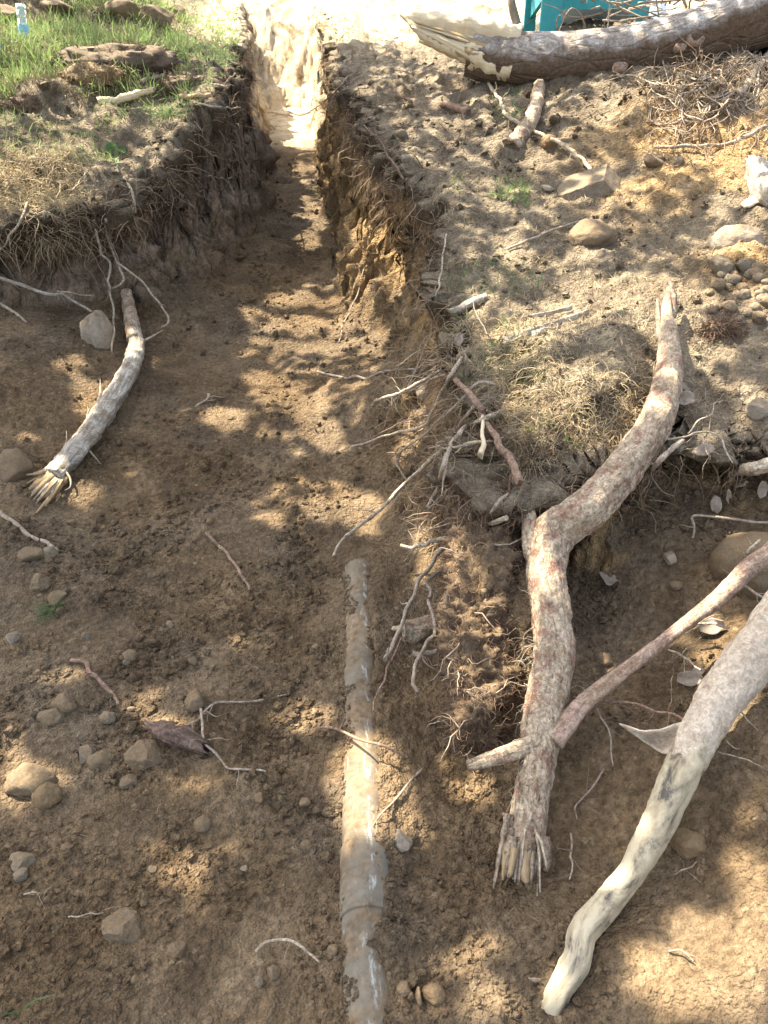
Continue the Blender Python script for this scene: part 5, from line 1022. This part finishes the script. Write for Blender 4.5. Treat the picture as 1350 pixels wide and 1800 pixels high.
# ------------------------------------------------------------------ trees up-sun of the trench: their crowns throw the dappled shade
LIT = [  # u, v, ru, rv, turn(deg): sunlit patches read off the photograph
 (488,268,26,12,0),(512,300,46,10,-4),(500,326,42,11,-5),(506,352,42,11,0),(545,388,32,27,0),(530,424,34,18,0),(470,300,14,8,0),(505,530,58,13,-6),(440,545,22,9,0),(530,572,56,17,0),(505,607,50,11,8),(570,605,30,16,0),
 (482,680,55,20,10),(540,718,42,18,0),(470,700,20,12,0),(560,757,44,22,-12),(395,737,46,24,8),(318,727,12,24,10),(588,786,30,14,-8),(470,762,25,10,0),(520,800,30,10,0),
 (610,895,70,28,-5),(470,912,30,10,5),(655,935,26,14,0),(560,880,40,12,0),
 (650,430,30,62,10),(622,545,24,36,0),(660,592,18,34,10),(640,480,22,38,0),(700,470,16,60,0),(610,600,24,14,0),(720,775,26,52,14),(748,722,22,30,0),(700,812,20,18,0),(765,650,10,40,0),(690,420,14,40,0),
 (762,962,42,44,-20),(800,925,50,14,-15),(735,1010,18,24,0),(690,1050,16,22,0),(850,905,30,12,0),
 (1062,878,46,30,-40),(1110,800,24,26,-40),(962,1190,40,100,5),(955,1300,60,62,0),(930,1440,32,70,10),(985,930,26,22,0),(840,1340,36,12,0),(880,1330,26,16,0),(880,1180,26,50,0),
 (1092,962,82,62,-20),(1042,1110,34,78,0),(1010,1240,30,30,0),(1140,930,50,20,-10),(1060,1180,36,30,0),
 (1292,1170,66,86,35),(1236,1290,44,44,0),(1182,1400,26,70,22),(1135,1490,24,60,25),(1066,1590,26,42,40),(1010,1690,18,56,15),(975,1750,18,34,0),
 (1200,1100,60,16,-36),(1262,1052,30,16,-38),(1322,992,40,18,-35),(1120,1165,40,14,-36),(1300,960,34,26,0),(1340,900,30,26,0),
 (1262,1690,108,100,-30),(1330,1560,40,84,0),(1180,1770,50,40,0),(838,1682,50,42,0),(762,1690,36,28,0),(742,1778,60,24,0),(862,1764,56,32,0),(1330,1420,24,40,0),(900,1650,26,26,0),
 (655,1395,84,84,0),(615,1330,18,50,0),(725,1470,46,56,0),(640,1510,46,26,0),(660,1690,30,18,0),(830,1390,50,34,0),(780,1330,26,26,0),
 (542,1262,62,34,-14),(262,1228,24,36,20),(478,1262,36,20,0),(320,1530,70,34,-15),(395,1490,30,22,0),(345,1560,40,40,0),(62,1372,60,42,0),(12,1300,26,60,0),(18,1410,34,34,0),(20,1600,26,30,0),(440,1130,40,12,0),(100,1190,60,18,0),(350,1380,60,24,-10),(240,1480,50,14,0),
 (226,556,13,36,0),(205,690,26,40,28),(160,770,26,40,35),(235,630,18,30,0),(175,575,26,44,0),(125,640,34,26,0),(152,700,34,34,0),(130,868,60,24,0),(232,832,14,20,0),(40,770,24,10,0),(262,640,10,26,0),(285,640,10,10,0),
 (45,306,72,36,0),(52,400,40,56,0),(105,262,46,16,0),(50,150,110,30,0),(90,105,80,26,0),(190,128,60,16,0),(240,168,50,10,-8),(30,60,60,20,0),(200,180,60,8,0),(345,172,40,6,0),(300,70,60,10,0),(290,130,40,8,0),(20,440,18,40,0),(170,470,22,60,0),(110,250,30,8,0),(300,200,30,16,0),
 (952,570,60,30,-12),(1020,540,80,26,-10),(1120,520,74,34,0),(955,700,56,34,-15),(925,765,26,20,0),(995,690,46,46,0),(942,286,42,14,0),(885,250,34,10,0),(1240,245,100,34,0),(1320,330,36,40,0),(1070,185,80,22,-14),(1300,280,60,26,0),(1300,432,40,26,0),(1330,530,36,30,0),(1180,570,60,30,0),
 (1250,620,40,16,0),(1190,560,22,30,0),(1175,690,24,30,0),(870,600,30,14,0),(900,450,36,12,0),(1050,430,40,14,0),(790,215,30,8,0),(640,160,20,10,0),(700,210,20,6,0),(1140,740,24,30,0),(1310,700,40,14,0),(790,70,85,44,0),(1100,165,40,10,0),(1100,340,18,26,0),
]
LA = np.array(LIT, float); ca, sa = np.cos(np.radians(LA[:, 4])), np.sin(np.radians(LA[:, 4]))
THIN = np.array([(540, 640, 120, 160), (640, 520, 60, 150), (1250, 1660, 170, 180), (1110, 960, 110, 90), (850, 1720, 130, 90), (640, 1400, 90, 110), (560, 900, 120, 60), (250, 1260, 110, 60), (1290, 1180, 90, 110), (960, 1300, 60, 160), (520, 320, 60, 130), (860, 1180, 70, 160)], float)
def thin(u, v): return (((u-THIN[:, 0])/THIN[:, 2])**2+((v-THIN[:, 1])/THIN[:, 3])**2).min() < 1
def lit(u, v):
    """-1 .. 1: how far inside a sunlit patch of the photograph a ground point lies"""
    dx = u-LA[:, 0]; dy = v-LA[:, 1]; a = (dx*ca+dy*sa)/LA[:, 2]; b = (-dx*sa+dy*ca)/LA[:, 3]; return 1-np.sqrt(a*a+b*b).min()
rg = np.random.default_rng(2024)
e1 = np.cross(SUN, [0, 0, 1]); e1 /= np.linalg.norm(e1); e2 = np.cross(e1, SUN)
LPOS = []; NL = 120000
G0 = np.stack([rg.uniform(-3.2, 3.6, NL), rg.uniform(-.6, 8.8, NL), np.full(NL, .5)], 1); DD = rg.uniform(3.4, 5.0, NL)
for g, dd in zip(G0, DD):
    if abs(g[0]-.09*g[1]) > .9+.52*max(g[1], .4): continue
    p = g+SUN*dd; h, n_ = cast(p, -SUN)
    if h is None: continue
    u, v, wd = [float(q[0]) for q in proj(h)]
    if wd < .25: u = v = -999
    if h[1] > 8.2 or (v < 215 and 440 < u < 600) or (v < 60 and u > 600 and h[1] > wdl(900)+.9): continue
    l = lit(u, v)
    if l > -.10+rg.normal()*.05: continue
    if thin(u, v) and rg.uniform() < .78: continue
    if v < 800 and u > np.interp(v, [0, 60, 150, 270, 340, 430, 560, 620, 750, 800], [640, 640, 650, 705, 775, 805, 815, 840, 890, 940]) and rg.uniform() < .84: continue            # thinner crown over the right bank
    if v < 420 and u < 420 and rg.uniform() < .88: continue
    LPOS.append(p)
LPOS = np.array(LPOS); print('leaves', len(LPOS))
TREES = [(-4.6, 2.6, 'leafy tree standing off the left bank, its crown over the near trench'), (-4.9, 6.4, 'leafy tree standing off the left bank, its crown over the far trench'), (4.9, 1.2, 'leafy tree standing off the right bank behind the camera side')]
own = np.array([np.argmin([math.hypot(p[0]-tx, p[1]-ty) for tx, ty, _ in TREES]) for p in LPOS])
for ti, (tx, ty, lb) in enumerate(TREES):
    h, n_ = down((tx, ty)); Lp = LPOS[own == ti]; t = thing('leafy_tree', lb, 'tree', h)
    cz = 3.2; mb = MB(); top = np.array([tx, ty, 4.6]); mb.put(*tube([h-np.array([0, 0, .2]), h*.6+top*.4+np.array([.1, 0, 0]), top], [.17, .13, .06], 30, 14, .1, 0, 0, 500+ti)); mb.build('trunk', M['trunk'], t)
    if len(Lp):
        mb = MB(); rr = np.random.default_rng(ti)
        for j in range(14):
            q = Lp[rr.integers(len(Lp))]; s0 = h+(top-h)*rr.uniform(.5, .98); mb.put(*tube([s0, s0*.5+q*.5+np.array([0, 0, .25]), q], [.03, .018, .005], 14, 6, .1, 0, 0, j))
        mb.build('limbs', M['trunk'], t)
        n = len(Lp); nr = SUN+rr.normal(size=(n, 3))*.38; nr /= np.linalg.norm(nr, axis=1)[:, None]; a = np.cross(nr, rr.normal(size=(n, 3))); a /= np.linalg.norm(a, axis=1)[:, None]; b = np.cross(nr, a)
        l1 = rr.uniform(.044, .064, n)[:, None]; l2 = l1*.62
        V_ = np.stack([Lp-a*l1, Lp+b*l2-a*l1*.1, Lp+a*l1, Lp-b*l2-a*l1*.1], 1).reshape(-1, 3); mb = MB(); mb.put(V_, np.arange(4*n).reshape(-1, 4)); mb.build('crown', M['canopy'], t, smooth=False)
